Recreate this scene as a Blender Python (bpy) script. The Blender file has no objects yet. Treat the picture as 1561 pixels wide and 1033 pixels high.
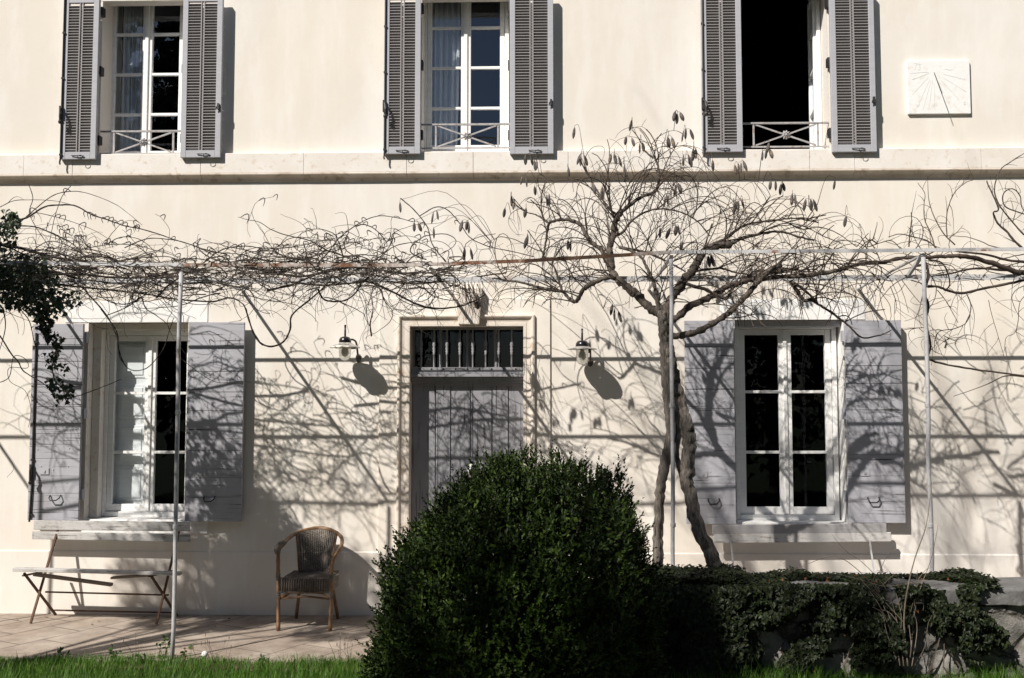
import bpy, bmesh, math, random
import numpy as np
from mathutils import Vector, Matrix, noise as mnoise

# ------------------------------------------------------------------ camera, sky, sun, exposure
scene = bpy.context.scene
COL = scene.collection
R = math.radians
F_PX, W_PX, H_PX = 1560.0, 1561.0, 1033.0
CAM_Y, CAM_Z, YAW, PITCH = -8.67, 1.77, R(1.7), R(3.63)

cam_data = bpy.data.cameras.new('camera')
cam = bpy.data.objects.new('camera', cam_data)
COL.objects.link(cam)
cam.location = (0, CAM_Y, CAM_Z)
cam.rotation_euler = (math.pi / 2 + PITCH, 0, YAW)
cam_data.sensor_width = 36.0
cam_data.lens = 36.0 * F_PX / W_PX
cam_data.clip_start = 0.05
cam_data.clip_end = 2000
scene.camera = cam

SUN_DIR = Vector((0.862, 1.0, -1.22)).normalized()
SUN_EL = math.asin(-SUN_DIR.z)
world = bpy.data.worlds.new('World')
scene.world = world
world.use_nodes = True
wn = world.node_tree
for n in list(wn.nodes):
    wn.nodes.remove(n)
sky = wn.nodes.new('ShaderNodeTexSky')
sky.sky_type = 'NISHITA'
sky.sun_disc = False
sky.sun_elevation = SUN_EL
sky.sun_rotation = math.atan2(-SUN_DIR.x, -SUN_DIR.y)
bg = wn.nodes.new('ShaderNodeBackground')
bg.inputs['Strength'].default_value = 0.052
wo = wn.nodes.new('ShaderNodeOutputWorld')
wn.links.new(sky.outputs[0], bg.inputs[0])
wn.links.new(bg.outputs[0], wo.inputs[0])

sun_data = bpy.data.lights.new('sun', 'SUN')
sun_data.energy = 5.0
sun_data.angle = R(0.53)
sun_data.color = (1.0, 0.94, 0.85)
sun = bpy.data.objects.new('sun', sun_data)
COL.objects.link(sun)
sun.rotation_euler = SUN_DIR.to_track_quat('-Z', 'Y').to_euler()
sun.location = (-6, -8, 12)

scene.view_settings.view_transform = 'Standard'
scene.view_settings.look = 'None'
scene.view_settings.exposure = 0.25
scene.view_settings.gamma = 1.0
scene.render.engine = 'CYCLES'
scene.cycles.max_bounces = 6
scene.cycles.transparent_max_bounces = 12

# ------------------------------------------------------------------ helpers
rng = random.Random(7)
nrng = np.random.default_rng(11)
_fw = Vector((-math.sin(YAW) * math.cos(PITCH), math.cos(YAW) * math.cos(PITCH), math.sin(PITCH)))
_rt = Vector((math.cos(YAW), math.sin(YAW), 0))
_up = _rt.cross(_fw)


def P(px, py, d=0.0):
    """survey point: the place d metres in front of the facade seen at photo pixel (px, py)"""
    v = _fw + _rt * ((px - W_PX / 2) / F_PX) - _up * ((py - H_PX / 2) / F_PX)
    t = (-d - CAM_Y) / v.y
    return Vector((0, CAM_Y, CAM_Z)) + v * t


def X(px, py, d=0.0):
    return P(px, py, d).x


def Z(px, py, d=0.0):
    return P(px, py, d).z


ORG = {}


class MB:
    def __init__(self):
        self.v, self.f = [], []

    def quad(self, a, b, c, d):
        n = len(self.v)
        self.v += [tuple(a), tuple(b), tuple(c), tuple(d)]
        self.f.append((n, n + 1, n + 2, n + 3))

    def box(self, x0, x1, y0, y1, z0, z1):
        if x0 > x1: x0, x1 = x1, x0
        if y0 > y1: y0, y1 = y1, y0
        if z0 > z1: z0, z1 = z1, z0
        n = len(self.v)
        self.v += [(x0, y0, z0), (x1, y0, z0), (x1, y1, z0), (x0, y1, z0), (x0, y0, z1), (x1, y0, z1), (x1, y1, z1), (x0, y1, z1)]
        self.f += [(n, n + 3, n + 2, n + 1), (n + 4, n + 5, n + 6, n + 7), (n, n + 1, n + 5, n + 4), (n + 1, n + 2, n + 6, n + 5),
                   (n + 2, n + 3, n + 7, n + 6), (n + 3, n, n + 4, n + 7)]
        return self

    def bar(self, a, b, w, h, up=(0, 0, 1)):
        """rectangular bar from a to b, w across, h along up"""
        a, b = Vector(a), Vector(b)
        t = (b - a).normalized()
        u = Vector(up)
        s = t.cross(u)
        if s.length < 1e-4:
            s = t.cross(Vector((1, 0, 0)))
        s.normalize()
        u = s.cross(t).normalized()
        n = len(self.v)
        for p in (a, b):
            for i, j in ((-1, -1), (1, -1), (1, 1), (-1, 1)):
                self.v.append(tuple(p + s * (i * w / 2) + u * (j * h / 2)))
        self.f += [(n, n + 1, n + 2, n + 3), (n + 7, n + 6, n + 5, n + 4)]
        for k in range(4):
            l = (k + 1) % 4
            self.f.append((n + k, n + 4 + k, n + 4 + l, n + l))
        return self

    def tube(self, pts, rad, sides=6, cap=True):
        pts = [Vector(p) for p in pts]
        m = len(pts)
        if m < 2:
            return self
        if not hasattr(rad, '__len__'):
            rad = [rad] * m
        n = len(self.v)
        prev = None
        for i in range(m):
            t = pts[min(i + 1, m - 1)] - pts[max(i - 1, 0)]
            if t.length < 1e-7:
                t = Vector((0, 0, 1))
            t.normalize()
            if prev is None:
                s = t.cross(Vector((0.31, 0.17, 0.93)))
                if s.length < 1e-3:
                    s = t.cross(Vector((1, 0, 0)))
            else:
                s = prev - t * prev.dot(t)
                if s.length < 1e-5:
                    s = t.cross(Vector((1, 0, 0)))
            s.normalize()
            prev = s
            u = t.cross(s)
            for k in range(sides):
                a = 2 * math.pi * k / sides
                self.v.append(tuple(pts[i] + (s * math.cos(a) + u * math.sin(a)) * rad[i]))
        for i in range(m - 1):
            for k in range(sides):
                l = (k + 1) % sides
                self.f.append((n + i * sides + k, n + i * sides + l, n + (i + 1) * sides + l, n + (i + 1) * sides + k))
        if cap:
            self.f.append(tuple(n + k for k in reversed(range(sides))))
            self.f.append(tuple(n + (m - 1) * sides + k for k in range(sides)))
        return self

    def ridged(self, pts, rad, sides=18, lobes=5, amp=0.13, twist=2.2):
        """a fissured, slightly twisted trunk"""
        n0 = len(self.v)
        self.tube(pts, rad, sides)
        m = len(pts)
        ph = [rng.uniform(0, 6.28) for _ in range(3)]
        for i in range(m):
            c = Vector(pts[i])
            s = i / (m - 1)
            for k in range(sides):
                a = 2 * math.pi * k / sides
                f = 1 + amp * math.sin(lobes * a + twist * 6.28 * s * 0.5 + ph[0]) + amp * 0.7 * math.sin(2 * a - twist * 4 * s + ph[1]) + amp * 0.4 * math.sin(9 * a + 3 * s + ph[2])
                v = Vector(self.v[n0 + i * sides + k])
                self.v[n0 + i * sides + k] = tuple(c + (v - c) * f)
        return self

    def lathe(self, c, prof, n=20):
        """profile (r, z) spun about the vertical through c"""
        c = Vector(c)
        base = len(self.v)
        for r, z in prof:
            for k in range(n):
                a = 2 * math.pi * k / n
                self.v.append((c.x + r * math.cos(a), c.y + r * math.sin(a), c.z + z))
        for i in range(len(prof) - 1):
            for k in range(n):
                l = (k + 1) % n
                self.f.append((base + i * n + k, base + i * n + l, base + (i + 1) * n + l, base + (i + 1) * n + k))
        return self

    def extrude_x(self, prof, x0, x1):
        """closed (y, z) profile run from x0 to x1"""
        n = len(self.v)
        m = len(prof)
        for x in (x0, x1):
            for y, z in prof:
                self.v.append((x, y, z))
        for k in range(m):
            l = (k + 1) % m
            self.f.append((n + k, n + l, n + m + l, n + m + k))
        self.f.append(tuple(n + k for k in reversed(range(m))))
        self.f.append(tuple(n + m + k for k in range(m)))
        return self

    def add(self, other, fn=lambda p: p):
        n = len(self.v)
        self.v += [tuple(fn(Vector(p))) for p in other.v]
        self.f += [tuple(i + n for i in q) for q in other.f]
        return self

    def build(self, name, mat, parent=None, smooth=False, bevel=0, org=None):
        me = bpy.data.meshes.new(name)
        o = bpy.data.objects.new(name, me)
        COL.objects.link(o)
        if parent is not None:
            off = ORG[parent.name]
            o.parent = parent
            ORG[o.name] = off
        elif org is not None:
            off = Vector(org)
            o.location = off
            ORG[o.name] = off
        else:
            off = Vector((0, 0, 0))
            ORG[o.name] = off
        me.from_pydata([(x - off.x, y - off.y, z - off.z) for x, y, z in self.v], [], self.f)
        me.update()
        bm = bmesh.new()
        bm.from_mesh(me)
        bmesh.ops.recalc_face_normals(bm, faces=bm.faces)
        bm.to_mesh(me)
        bm.free()
        if smooth:
            me.polygons.foreach_set('use_smooth', [True] * len(me.polygons))
        me.materials.append(mat)
        if bevel:
            md = o.modifiers.new('bevel', 'BEVEL')
            md.width = bevel
            md.segments = 2
            md.limit_method = 'ANGLE'
        return o


def np_mesh(name, verts, nper, mat, parent=None, org=None, smooth=False):
    """polygons of nper corners each from an (N*nper, 3) array"""
    verts = np.asarray(verts, dtype=np.float32)
    off = ORG[parent.name] if parent is not None else Vector(org or (0, 0, 0))
    verts = verts - np.array(off, dtype=np.float32)
    nf = len(verts) // nper
    me = bpy.data.meshes.new(name)
    me.vertices.add(len(verts))
    me.vertices.foreach_set('co', verts.ravel())
    me.loops.add(len(verts))
    me.loops.foreach_set('vertex_index', np.arange(len(verts), dtype=np.int32))
    me.polygons.add(nf)
    me.polygons.foreach_set('loop_start', np.arange(0, len(verts), nper, dtype=np.int32))
    me.update(calc_edges=True)
    me.validate()
    if smooth:
        me.polygons.foreach_set('use_smooth', [True] * nf)
    me.materials.append(mat)
    o = bpy.data.objects.new(name, me)
    COL.objects.link(o)
    if parent is not None:
        o.parent = parent
    else:
        o.location = off
    ORG[o.name] = off
    return o


def indexed_mesh(name, verts, faces, mat, parent):
    off = ORG[parent.name]
    me = bpy.data.meshes.new(name)
    v = np.asarray(verts, dtype=np.float64) - np.array(off)
    me.from_pydata(v.tolist(), [], faces.tolist() if hasattr(faces, 'tolist') else faces)
    me.materials.append(mat)
    o = bpy.data.objects.new(name, me)
    COL.objects.link(o)
    o.parent = parent
    ORG[o.name] = off
    return o


def thing(name, label, cat, loc=(0, 0, 0), group=None):
    o = bpy.data.objects.new(name, None)
    o.empty_display_size = 0.1
    COL.objects.link(o)
    o.location = loc
    ORG[o.name] = Vector(loc)
    return tag(o, label, cat, group)


def tag(o, label=None, cat=None, group=None, kind=None):
    if label: o['label'] = label
    if cat: o['category'] = cat
    if group: o['group'] = group
    if kind: o['kind'] = kind
    return o


def smooth_path(pts, sub=4):
    """Catmull-Rom through pts (Vectors or tuples with any length)"""
    q = [np.array(p, dtype=float) for p in pts]
    if len(q) < 3:
        return [q[0] + (q[-1] - q[0]) * i / sub for i in range(sub + 1)]
    q = [2 * q[0] - q[1]] + q + [2 * q[-1] - q[-2]]
    out = []
    for i in range(1, len(q) - 2):
        for s in range(sub):
            t = s / sub
            out.append(0.5 * ((2 * q[i]) + (-q[i - 1] + q[i + 1]) * t + (2 * q[i - 1] - 5 * q[i] + 4 * q[i + 1] - q[i + 2]) * t * t
                              + (-q[i - 1] + 3 * q[i] - 3 * q[i + 1] + q[i + 2]) * t ** 3))
    out.append(q[-2])
    return out


# ------------------------------------------------------------------ materials
def new_mat(name):
    m = bpy.data.materials.new(name)
    m.use_nodes = True
    nt = m.node_tree
    b = nt.nodes['Principled BSDF']
    return m, nt, b


def N(nt, kind, **kw):
    n = nt.nodes.new(kind)
    for k, v in kw.items():
        if k in n.inputs:
            n.inputs[k].default_value = v
        else:
            setattr(n, k, v)
    return n


def coords(nt, scale=(1, 1, 1), rot=(0, 0, 0)):
    g = nt.nodes.new('ShaderNodeNewGeometry')
    mp = nt.nodes.new('ShaderNodeMapping')
    mp.inputs['Scale'].default_value = scale
    mp.inputs['Rotation'].default_value = rot
    nt.links.new(g.outputs['Position'], mp.inputs['Vector'])
    return mp.outputs[0]


def ramp(nt, fac, stops):
    r = nt.nodes.new('ShaderNodeValToRGB')
    el = r.color_ramp.elements
    while len(el) < len(stops):
        el.new(0.5)
    for e, (p, c) in zip(el, stops):
        e.position = p
        e.color = (c[0], c[1], c[2], 1) if len(c) == 3 else c
    nt.links.new(fac, r.inputs[0])
    return r.outputs[0]


def mix(nt, fac, a, b, mode='MIX'):
    m = nt.nodes.new('ShaderNodeMix')
    m.data_type = 'RGBA'
    m.blend_type = mode
    for sock, val in ((m.inputs[0], fac), (m.inputs[6], a), (m.inputs[7], b)):
        if isinstance(val, (int, float)):
            sock.default_value = val
        elif isinstance(val, tuple):
            sock.default_value = (val[0], val[1], val[2], 1)
        else:
            nt.links.new(val, sock)
    return m.outputs[2]


def noise(nt, vec, scale, detail=4, rough=0.55, dist=0.0):
    n = N(nt, 'ShaderNodeTexNoise', Scale=scale, Detail=detail, Roughness=rough, Distortion=dist)
    nt.links.new(vec, n.inputs['Vector'])
    return n.outputs['Fac']


def bump(nt, b, h, strength=0.3, dist=0.01, prev=None):
    n = N(nt, 'ShaderNodeBump', Strength=strength, Distance=dist)
    nt.links.new(h, n.inputs['Height'])
    if prev is not None:
        nt.links.new(prev, n.inputs['Normal'])
    nt.links.new(n.outputs[0], b.inputs['Normal'])
    return n.outputs[0]


def mottled(name, c1, c2, scale=3.0, rough=0.85, c3=None, s3=25, bumpd=0.0, bs=60, stretch=(1, 1, 1), spec=0.3, lo=0.35, hi=0.68):
    m, nt, b = new_mat(name)
    v = coords(nt, stretch)
    f = noise(nt, v, scale, 6, 0.6)
    c = ramp(nt, f, [(lo, c1), (hi, c2)])
    if c3 is not None:
        f3 = noise(nt, v, s3, 4, 0.6)
        fr = ramp(nt, f3, [(0.55, (0, 0, 0)), (0.72, (1, 1, 1))])
        c = mix(nt, fr, c, c3)
    nt.links.new(c, b.inputs['Base Color'])
    b.inputs['Roughness'].default_value = rough
    b.inputs['Specular IOR Level'].default_value = spec
    if bumpd:
        bump(nt, b, noise(nt, v, bs, 5, 0.6), 0.6, bumpd)
    return m


def plaster_mat():
    m, nt, b = new_mat('plaster')
    v = coords(nt)
    big = noise(nt, v, 0.55, 5, 0.6, 0.4)
    c = ramp(nt, big, [(0.32, (0.80, 0.738, 0.655)), (0.5, (0.765, 0.712, 0.65)), (0.66, (0.79, 0.758, 0.72))])
    vs = coords(nt, (2.2, 2.2, 0.5))
    streak = noise(nt, vs, 1.6, 6, 0.65)
    c = mix(nt, ramp(nt, streak, [(0.46, (0, 0, 0)), (0.7, (0.8, 0.8, 0.8))]), c, (0.86, 0.835, 0.80))
    spot = noise(nt, v, 7, 7, 0.7)
    c = mix(nt, ramp(nt, spot, [(0.58, (0, 0, 0)), (0.8, (0.35, 0.35, 0.35))]), c, (0.66, 0.585, 0.50))
    nt.links.new(c, b.inputs['Base Color'])
    b.inputs['Roughness'].default_value = 0.95
    b.inputs['Specular IOR Level'].default_value = 0.15
    n1 = bump(nt, b, noise(nt, v, 2.2, 6, 0.65), 0.35, 0.012)
    bump(nt, b, noise(nt, v, 120, 4, 0.7), 0.35, 0.002, n1)
    return m


def paint_mat(name, col, worn, wear=0.62, rough=0.6, grain=(1, 6, 18), crack=None):
    m, nt, b = new_mat(name)
    v = coords(nt, grain)
    f = noise(nt, v, 2.0, 7, 0.7)
    c = ramp(nt, f, [(0.3, tuple(x * 0.9 for x in col)), (0.6, col)])
    f2 = noise(nt, coords(nt, (3, 3, 9)), 5, 8, 0.75)
    c = mix(nt, ramp(nt, f2, [(wear, (0, 0, 0)), (wear + 0.14, (0.8, 0.8, 0.8))]), c, worn)
    if crack:
        f3 = noise(nt, coords(nt, crack), 1.0, 5, 0.6, 0.3)
        c = mix(nt, ramp(nt, f3, [(0.60, (0, 0, 0)), (0.66, (0.9, 0.9, 0.9))]), c, tuple(x * 0.32 for x in worn))
        f4 = noise(nt, coords(nt), 3.2, 6, 0.65)
        c = mix(nt, 0.6, c, ramp(nt, f4, [(0.32, (0.72, 0.7, 0.69)), (0.6, (1, 1, 1))]), 'MULTIPLY')
    nt.links.new(c, b.inputs['Base Color'])
    b.inputs['Roughness'].default_value = rough
    b.inputs['Specular IOR Level'].default_value = 0.35
    bump(nt, b, f, 0.35, 0.002)
    return m


def rust_paint(name, paint, rust, lo, hi, rough=0.6):
    m, nt, b = new_mat(name)
    v = coords(nt)
    f = noise(nt, v, 5.5, 8, 0.75)
    c = mix(nt, ramp(nt, f, [(lo, (0, 0, 0)), (hi, (1, 1, 1))]), paint, rust)
    f2 = noise(nt, v, 40, 5, 0.7)
    c = mix(nt, ramp(nt, f2, [(0.5, (0, 0, 0)), (0.75, (0.5, 0.5, 0.5))]), c, tuple(x * 0.5 for x in rust))
    nt.links.new(c, b.inputs['Base Color'])
    b.inputs['Roughness'].default_value = rough
    bump(nt, b, f2, 0.3, 0.002)
    return m


def leaf_mat(name, dark, light, rough=0.4, spec=0.5, trans=0.15):
    m, nt, b = new_mat(name)
    g = nt.nodes.new('ShaderNodeNewGeometry')
    c = ramp(nt, g.outputs['Random Per Island'], [(0.0, dark), (0.75, tuple((x + y) / 2 for x, y in zip(dark, light))), (1.0, light)])
    v = coords(nt)
    c = mix(nt, noise(nt, v, 4, 3), c, tuple(x * 0.55 for x in dark), 'MIX')
    nt.links.new(c, b.inputs['Base Color'])
    b.inputs['Roughness'].default_value = rough
    b.inputs['Specular IOR Level'].default_value = spec
    if trans:
        t = nt.nodes.new('ShaderNodeBsdfTranslucent')
        nt.links.new(c, t.inputs[0])
        ms = nt.nodes.new('ShaderNodeMixShader')
        ms.inputs[0].default_value = trans
        out = nt.nodes['Material Output']
        nt.links.new(b.outputs[0], ms.inputs[1])
        nt.links.new(t.outputs[0], ms.inputs[2])
        nt.links.new(ms.outputs[0], out.inputs[0])
    return m


def bark_mat(name, c1, c2, sc=8):
    m, nt, b = new_mat(name)
    v = coords(nt, (3, 3, 0.7))
    f = noise(nt, v, sc, 8, 0.7, 0.6)
    c = ramp(nt, f, [(0.32, c1), (0.62, c2)])
    nt.links.new(c, b.inputs['Base Color'])
    b.inputs['Roughness'].default_value = 0.9
    b.inputs['Specular IOR Level'].default_value = 0.2
    bump(nt, b, f, 1.0, 0.012)
    return m


def glass_mat(name, base):
    m, nt, b = new_mat(name)
    nt.nodes.remove(b)
    tr = N(nt, 'ShaderNodeBsdfTransparent')
    tr.inputs[0].default_value = (0.9, 0.93, 0.95, 1)
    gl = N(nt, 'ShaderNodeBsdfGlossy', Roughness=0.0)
    gl.inputs[0].default_value = (0.78, 0.86, 1.0, 1)  # blue put into the reflection colour for a bluer sky
    lw = N(nt, 'ShaderNodeLayerWeight', Blend=0.5)
    fr = N(nt, 'ShaderNodeMath', operation='POWER')
    nt.links.new(lw.outputs['Facing'], fr.inputs[0])
    fr.inputs[1].default_value = 5.0
    f2 = N(nt, 'ShaderNodeMath', operation='MULTIPLY_ADD')
    nt.links.new(fr.outputs[0], f2.inputs[0])
    f2.inputs[1].default_value = 0.9
    f2.inputs[2].default_value = base
    fr = f2
    v = coords(nt)
    bp = N(nt, 'ShaderNodeBump', Strength=0.12, Distance=0.004)
    nt.links.new(noise(nt, v, 6, 2), bp.inputs['Height'])
    nt.links.new(bp.outputs[0], gl.inputs['Normal'])
    ms = N(nt, 'ShaderNodeMixShader')
    nt.links.new(fr.outputs[0], ms.inputs[0])
    nt.links.new(tr.outputs[0], ms.inputs[1])
    nt.links.new(gl.outputs[0], ms.inputs[2])
    nt.links.new(ms.outputs[0], nt.nodes['Material Output'].inputs[0])
    return m


def terrace_mat():
    m, nt, b = new_mat('terrace_tiles')
    v = coords(nt, (1, 1, 1), (0, 0, R(-62)))
    br = nt.nodes.new('ShaderNodeTexBrick')
    br.offset = 0.37
    br.inputs['Scale'].default_value = 1.0
    br.inputs['Brick Width'].default_value = 0.52
    br.inputs['Row Height'].default_value = 0.36
    br.inputs['Mortar Size'].default_value = 0.010
    br.inputs['Mortar Smooth'].default_value = 0.3
    br.inputs['Color1'].default_value = (0.40, 0.34, 0.29, 1)
    br.inputs['Color2'].default_value = (0.47, 0.405, 0.345, 1)
    br.inputs['Mortar'].default_value = (0.24, 0.2, 0.17, 1)
    nt.links.new(v, br.inputs['Vector'])
    f = noise(nt, v, 5, 7, 0.7)
    mm = mix(nt, 0.85, br.outputs['Color'], ramp(nt, f, [(0.3, (0.5, 0.47, 0.45)), (0.62, (1.0, 1.0, 1.0))]), 'MULTIPLY')
    f9 = noise(nt, coords(nt), 1.3, 5, 0.65)
    mm = mix(nt, 0.8, mm, ramp(nt, f9, [(0.35, (0.68, 0.62, 0.58)), (0.6, (1.0, 1.0, 1.0))]), 'MULTIPLY')
    nt.links.new(mm, b.inputs['Base Color'])
    b.inputs['Roughness'].default_value = 0.9
    n1 = bump(nt, b, br.outputs['Fac'], -0.5, 0.006)
    bump(nt, b, f, 0.4, 0.006, n1)
    return m


def rattan_mat(name, c1, c2, rough=0.5):
    m, nt, b = new_mat(name)
    v = coords(nt, (1, 1, 1))
    f = noise(nt, v, 30, 6, 0.7)
    c = ramp(nt, f, [(0.3, c1), (0.65, c2)])
    w = N(nt, 'ShaderNodeTexWave', wave_type='BANDS', bands_direction='Z', Scale=40.0, Distortion=1.5)
    nt.links.new(v, w.inputs['Vector'])
    c = mix(nt, 0.45, c, ramp(nt, w.outputs['Fac'], [(0.2, (0.25, 0.22, 0.2)), (0.6, (1, 1, 1))]), 'MULTIPLY')
    nt.links.new(c, b.inputs['Base Color'])
    b.inputs['Roughness'].default_value = rough
    bump(nt, b, w.outputs['Fac'], 0.5, 0.003)
    return m


M = {}
M['plaster'] = plaster_mat()
M['stone'] = mottled('cut_stone', (0.75, 0.70, 0.645), (0.82, 0.79, 0.76), 4, 0.9, (0.66, 0.57, 0.48), 18, 0.003, 70)
M['stone_white'] = mottled('white_stone', (0.84, 0.835, 0.83), (0.88, 0.88, 0.88), 4, 0.9, (0.76, 0.72, 0.67), 14, 0.003, 60)
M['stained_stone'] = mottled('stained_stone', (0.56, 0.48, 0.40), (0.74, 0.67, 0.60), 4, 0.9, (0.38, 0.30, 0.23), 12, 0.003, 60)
M['architrave'] = mottled('architrave_stone', (0.68, 0.61, 0.54), (0.77, 0.71, 0.65), 5, 0.9, (0.52, 0.41, 0.31), 7, 0.004, 60)
M['grey_paint'] = paint_mat('grey_shutter_paint', (0.45, 0.452, 0.495), (0.30, 0.285, 0.285), 0.66)
M['grey_plank'] = paint_mat('grey_plank_paint', (0.45, 0.453, 0.505), (0.26, 0.245, 0.245), 0.64, 0.65, (1, 6, 18), (2.2, 9, 62))
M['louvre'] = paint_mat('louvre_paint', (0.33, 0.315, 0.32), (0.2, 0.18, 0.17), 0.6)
M['door_paint'] = paint_mat('door_paint', (0.31, 0.312, 0.345), (0.2, 0.19, 0.2), 0.66, 0.55, (14, 6, 1), (60, 9, 2.0))
M['white_paint'] = paint_mat('white_paint', (0.90, 0.90, 0.90), (0.66, 0.64, 0.61), 0.7, 0.5)
M['iron'] = mottled('black_iron', (0.012, 0.012, 0.014), (0.04, 0.036, 0.034), 20, 0.55, spec=0.5)
M['rail_paint'] = mottled('railing_paint', (0.36, 0.35, 0.36), (0.48, 0.47, 0.48), 20, 0.55, (0.3, 0.2, 0.14), 30)
M['grille_paint'] = mottled('grille_paint', (0.23, 0.23, 0.25), (0.34, 0.34, 0.36), 14, 0.5)
M['rust'] = rust_paint('rusty_iron', (0.135, 0.075, 0.045), (0.085, 0.045, 0.028), 0.4, 0.6, 0.85)
M['white_rust'] = rust_paint('flaking_white_paint', (0.60, 0.60, 0.62), (0.26, 0.14, 0.08), 0.57, 0.66)
M['white_pole'] = rust_paint('white_pole_paint', (0.47, 0.47, 0.49), (0.28, 0.18, 0.12), 0.60, 0.70)
M['half_rust'] = rust_paint('half_rusted_paint', (0.55, 0.50, 0.47), (0.2, 0.09, 0.045), 0.44, 0.56)
M['bark'] = bark_mat('wisteria_bark', (0.03, 0.026, 0.023), (0.29, 0.255, 0.225), 19)
M['limb'] = bark_mat('limb_bark', (0.04, 0.034, 0.03), (0.17, 0.142, 0.122), 16)
M['twig'] = mottled('twig', (0.04, 0.029, 0.024), (0.12, 0.089, 0.07), 9, 0.85)
M['vine_twig'] = mottled('vine_twig', (0.045, 0.037, 0.033), (0.14, 0.116, 0.10), 7, 0.85)
M['vine_cane'] = mottled('vine_cane', (0.022, 0.018, 0.016), (0.07, 0.057, 0.048), 14, 0.9)
M['dry_stem'] = mottled('dry_stem', (0.13, 0.10, 0.08), (0.26, 0.215, 0.175), 9, 0.9)
M['pod'] = mottled('seed_pod', (0.045, 0.04, 0.038), (0.15, 0.135, 0.13), 25, 0.6, (0.3, 0.22, 0.15), 18)
M['ivy'] = leaf_mat('ivy_leaf', (0.014, 0.028, 0.010), (0.06, 0.10, 0.028), 0.38, 0.5, 0.12)
M['ivy_dry'] = leaf_mat('ivy_wall_leaf', (0.007, 0.013, 0.005), (0.06, 0.082, 0.026), 0.5, 0.25, 0.1)
M['dead_leaf'] = leaf_mat('dead_leaf', (0.2, 0.075, 0.03), (0.32, 0.15, 0.07), 0.7, 0.2, 0.1)
M['dry_leaf'] = leaf_mat('dry_litter_leaf', (0.10, 0.065, 0.04), (0.24, 0.17, 0.11), 0.8, 0.2, 0.0)
M['box_leaf'] = leaf_mat('box_leaf', (0.007, 0.022, 0.003), (0.115, 0.18, 0.028), 0.5, 0.22, 0.12)
M['far_leaf'] = leaf_mat('evergreen_leaf', (0.02, 0.035, 0.012), (0.06, 0.09, 0.03), 0.5, 0.3, 0.0)
M['grass'] = leaf_mat('grass_blade', (0.045, 0.14, 0.012), (0.24, 0.40, 0.05), 0.5, 0.3, 0.25)
M['weed'] = leaf_mat('weed_leaf', (0.05, 0.11, 0.02), (0.10, 0.2, 0.04), 0.5, 0.3, 0.2)
M['lawn'] = mottled('lawn_soil', (0.03, 0.05, 0.015), (0.06, 0.085, 0.025), 6, 0.95, (0.1, 0.075, 0.05), 20, 0.02, 40)
M['soil'] = mottled('soil', (0.09, 0.062, 0.042), (0.19, 0.14, 0.1), 9, 0.95, (0.28, 0.22, 0.17), 30, 0.02, 50)
M['terrace'] = terrace_mat()
M['rubble'] = mottled('rubble_stone', (0.15, 0.145, 0.138), (0.38, 0.36, 0.335), 3.5, 0.95, (0.15, 0.14, 0.12), 11, 0.02, 18)
_nt = M['rubble'].node_tree
_b = _nt.nodes['Principled BSDF']
_v = N(_nt, 'ShaderNodeTexVoronoi', feature='DISTANCE_TO_EDGE', Scale=4.2)
_c = coords(_nt, (0.75, 0.3, 1.35))
_w = noise(_nt, coords(_nt), 6, 4)
_m = mix(_nt, 0.12, _c, _w)
_nt.links.new(_m, _v.inputs['Vector'])
_j = ramp(_nt, _v.outputs['Distance'], [(0.0, (0, 0, 0)), (0.07, (1, 1, 1))])
_old = _b.inputs['Base Color'].links[0].from_socket
_nt.links.new(mix(_nt, 1.0, _old, ramp(_nt, _v.outputs['Distance'], [(0.0, (0.4, 0.36, 0.32)), (0.05, (1, 1, 1))]), 'MULTIPLY'), _b.inputs['Base Color'])
_n1 = bump(_nt, _b, _j, 0.9, 0.04)
bump(_nt, _b, noise(_nt, coords(_nt), 22, 6, 0.7), 0.9, 0.02, _n1)
M['coping'] = mottled('coping_stone', (0.085, 0.084, 0.083), (0.22, 0.218, 0.217), 5, 0.95, (0.13, 0.12, 0.11), 13, 0.01, 35)
M['old_wood'] = paint_mat('weathered_wood', (0.60, 0.59, 0.585), (0.22, 0.185, 0.155), 0.52, 0.85, (1.5, 20, 30), (1.8, 40, 50))
M['old_wood_brown'] = paint_mat('weathered_brown_wood', (0.26, 0.22, 0.19), (0.14, 0.1, 0.08), 0.55, 0.85, (1.5, 20, 30))
M['grey_wood'] = paint_mat('weathered_grey_wood', (0.36, 0.35, 0.36), (0.22, 0.2, 0.19), 0.55, 0.85, (1.5, 20, 30))
M['cane'] = rattan_mat('cane_pole', (0.15, 0.078, 0.038), (0.33, 0.195, 0.10), 0.4)
M['weave'] = rattan_mat('wicker_weave', (0.05, 0.041, 0.035), (0.26, 0.22, 0.185), 0.6)
M['weave_pale'] = rattan_mat('wicker_apron', (0.06, 0.048, 0.04), (0.22, 0.185, 0.16), 0.6)
M['black_enamel'] = mottled('black_enamel', (0.008, 0.008, 0.01), (0.016, 0.016, 0.02), 20, 0.25, spec=0.6)
M['enamel_white'] = mottled('opal_shade', (0.62, 0.59, 0.53), (0.70, 0.67, 0.61), 20, 0.3, spec=0.5)
M['enamel_grey'] = mottled('enamel_grey', (0.30, 0.28, 0.27), (0.42, 0.4, 0.38), 20, 0.35, spec=0.5)
M['lamp_metal'] = mottled('lamp_metal', (0.10, 0.085, 0.075), (0.18, 0.155, 0.14), 30, 0.5)
M['room'] = mottled('darkened_room', (0.02, 0.018, 0.016), (0.03, 0.027, 0.024), 2, 0.9, spec=0.0)  # interior darkness put into near-black wall colour
M['roof_tile'] = mottled('roof_tile', (0.3, 0.14, 0.08), (0.42, 0.22, 0.13), 8, 0.9)
M['curtain'] = mottled('curtain_cloth', (0.66, 0.68, 0.72), (0.74, 0.75, 0.78), 5, 0.95, spec=0.05)
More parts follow.
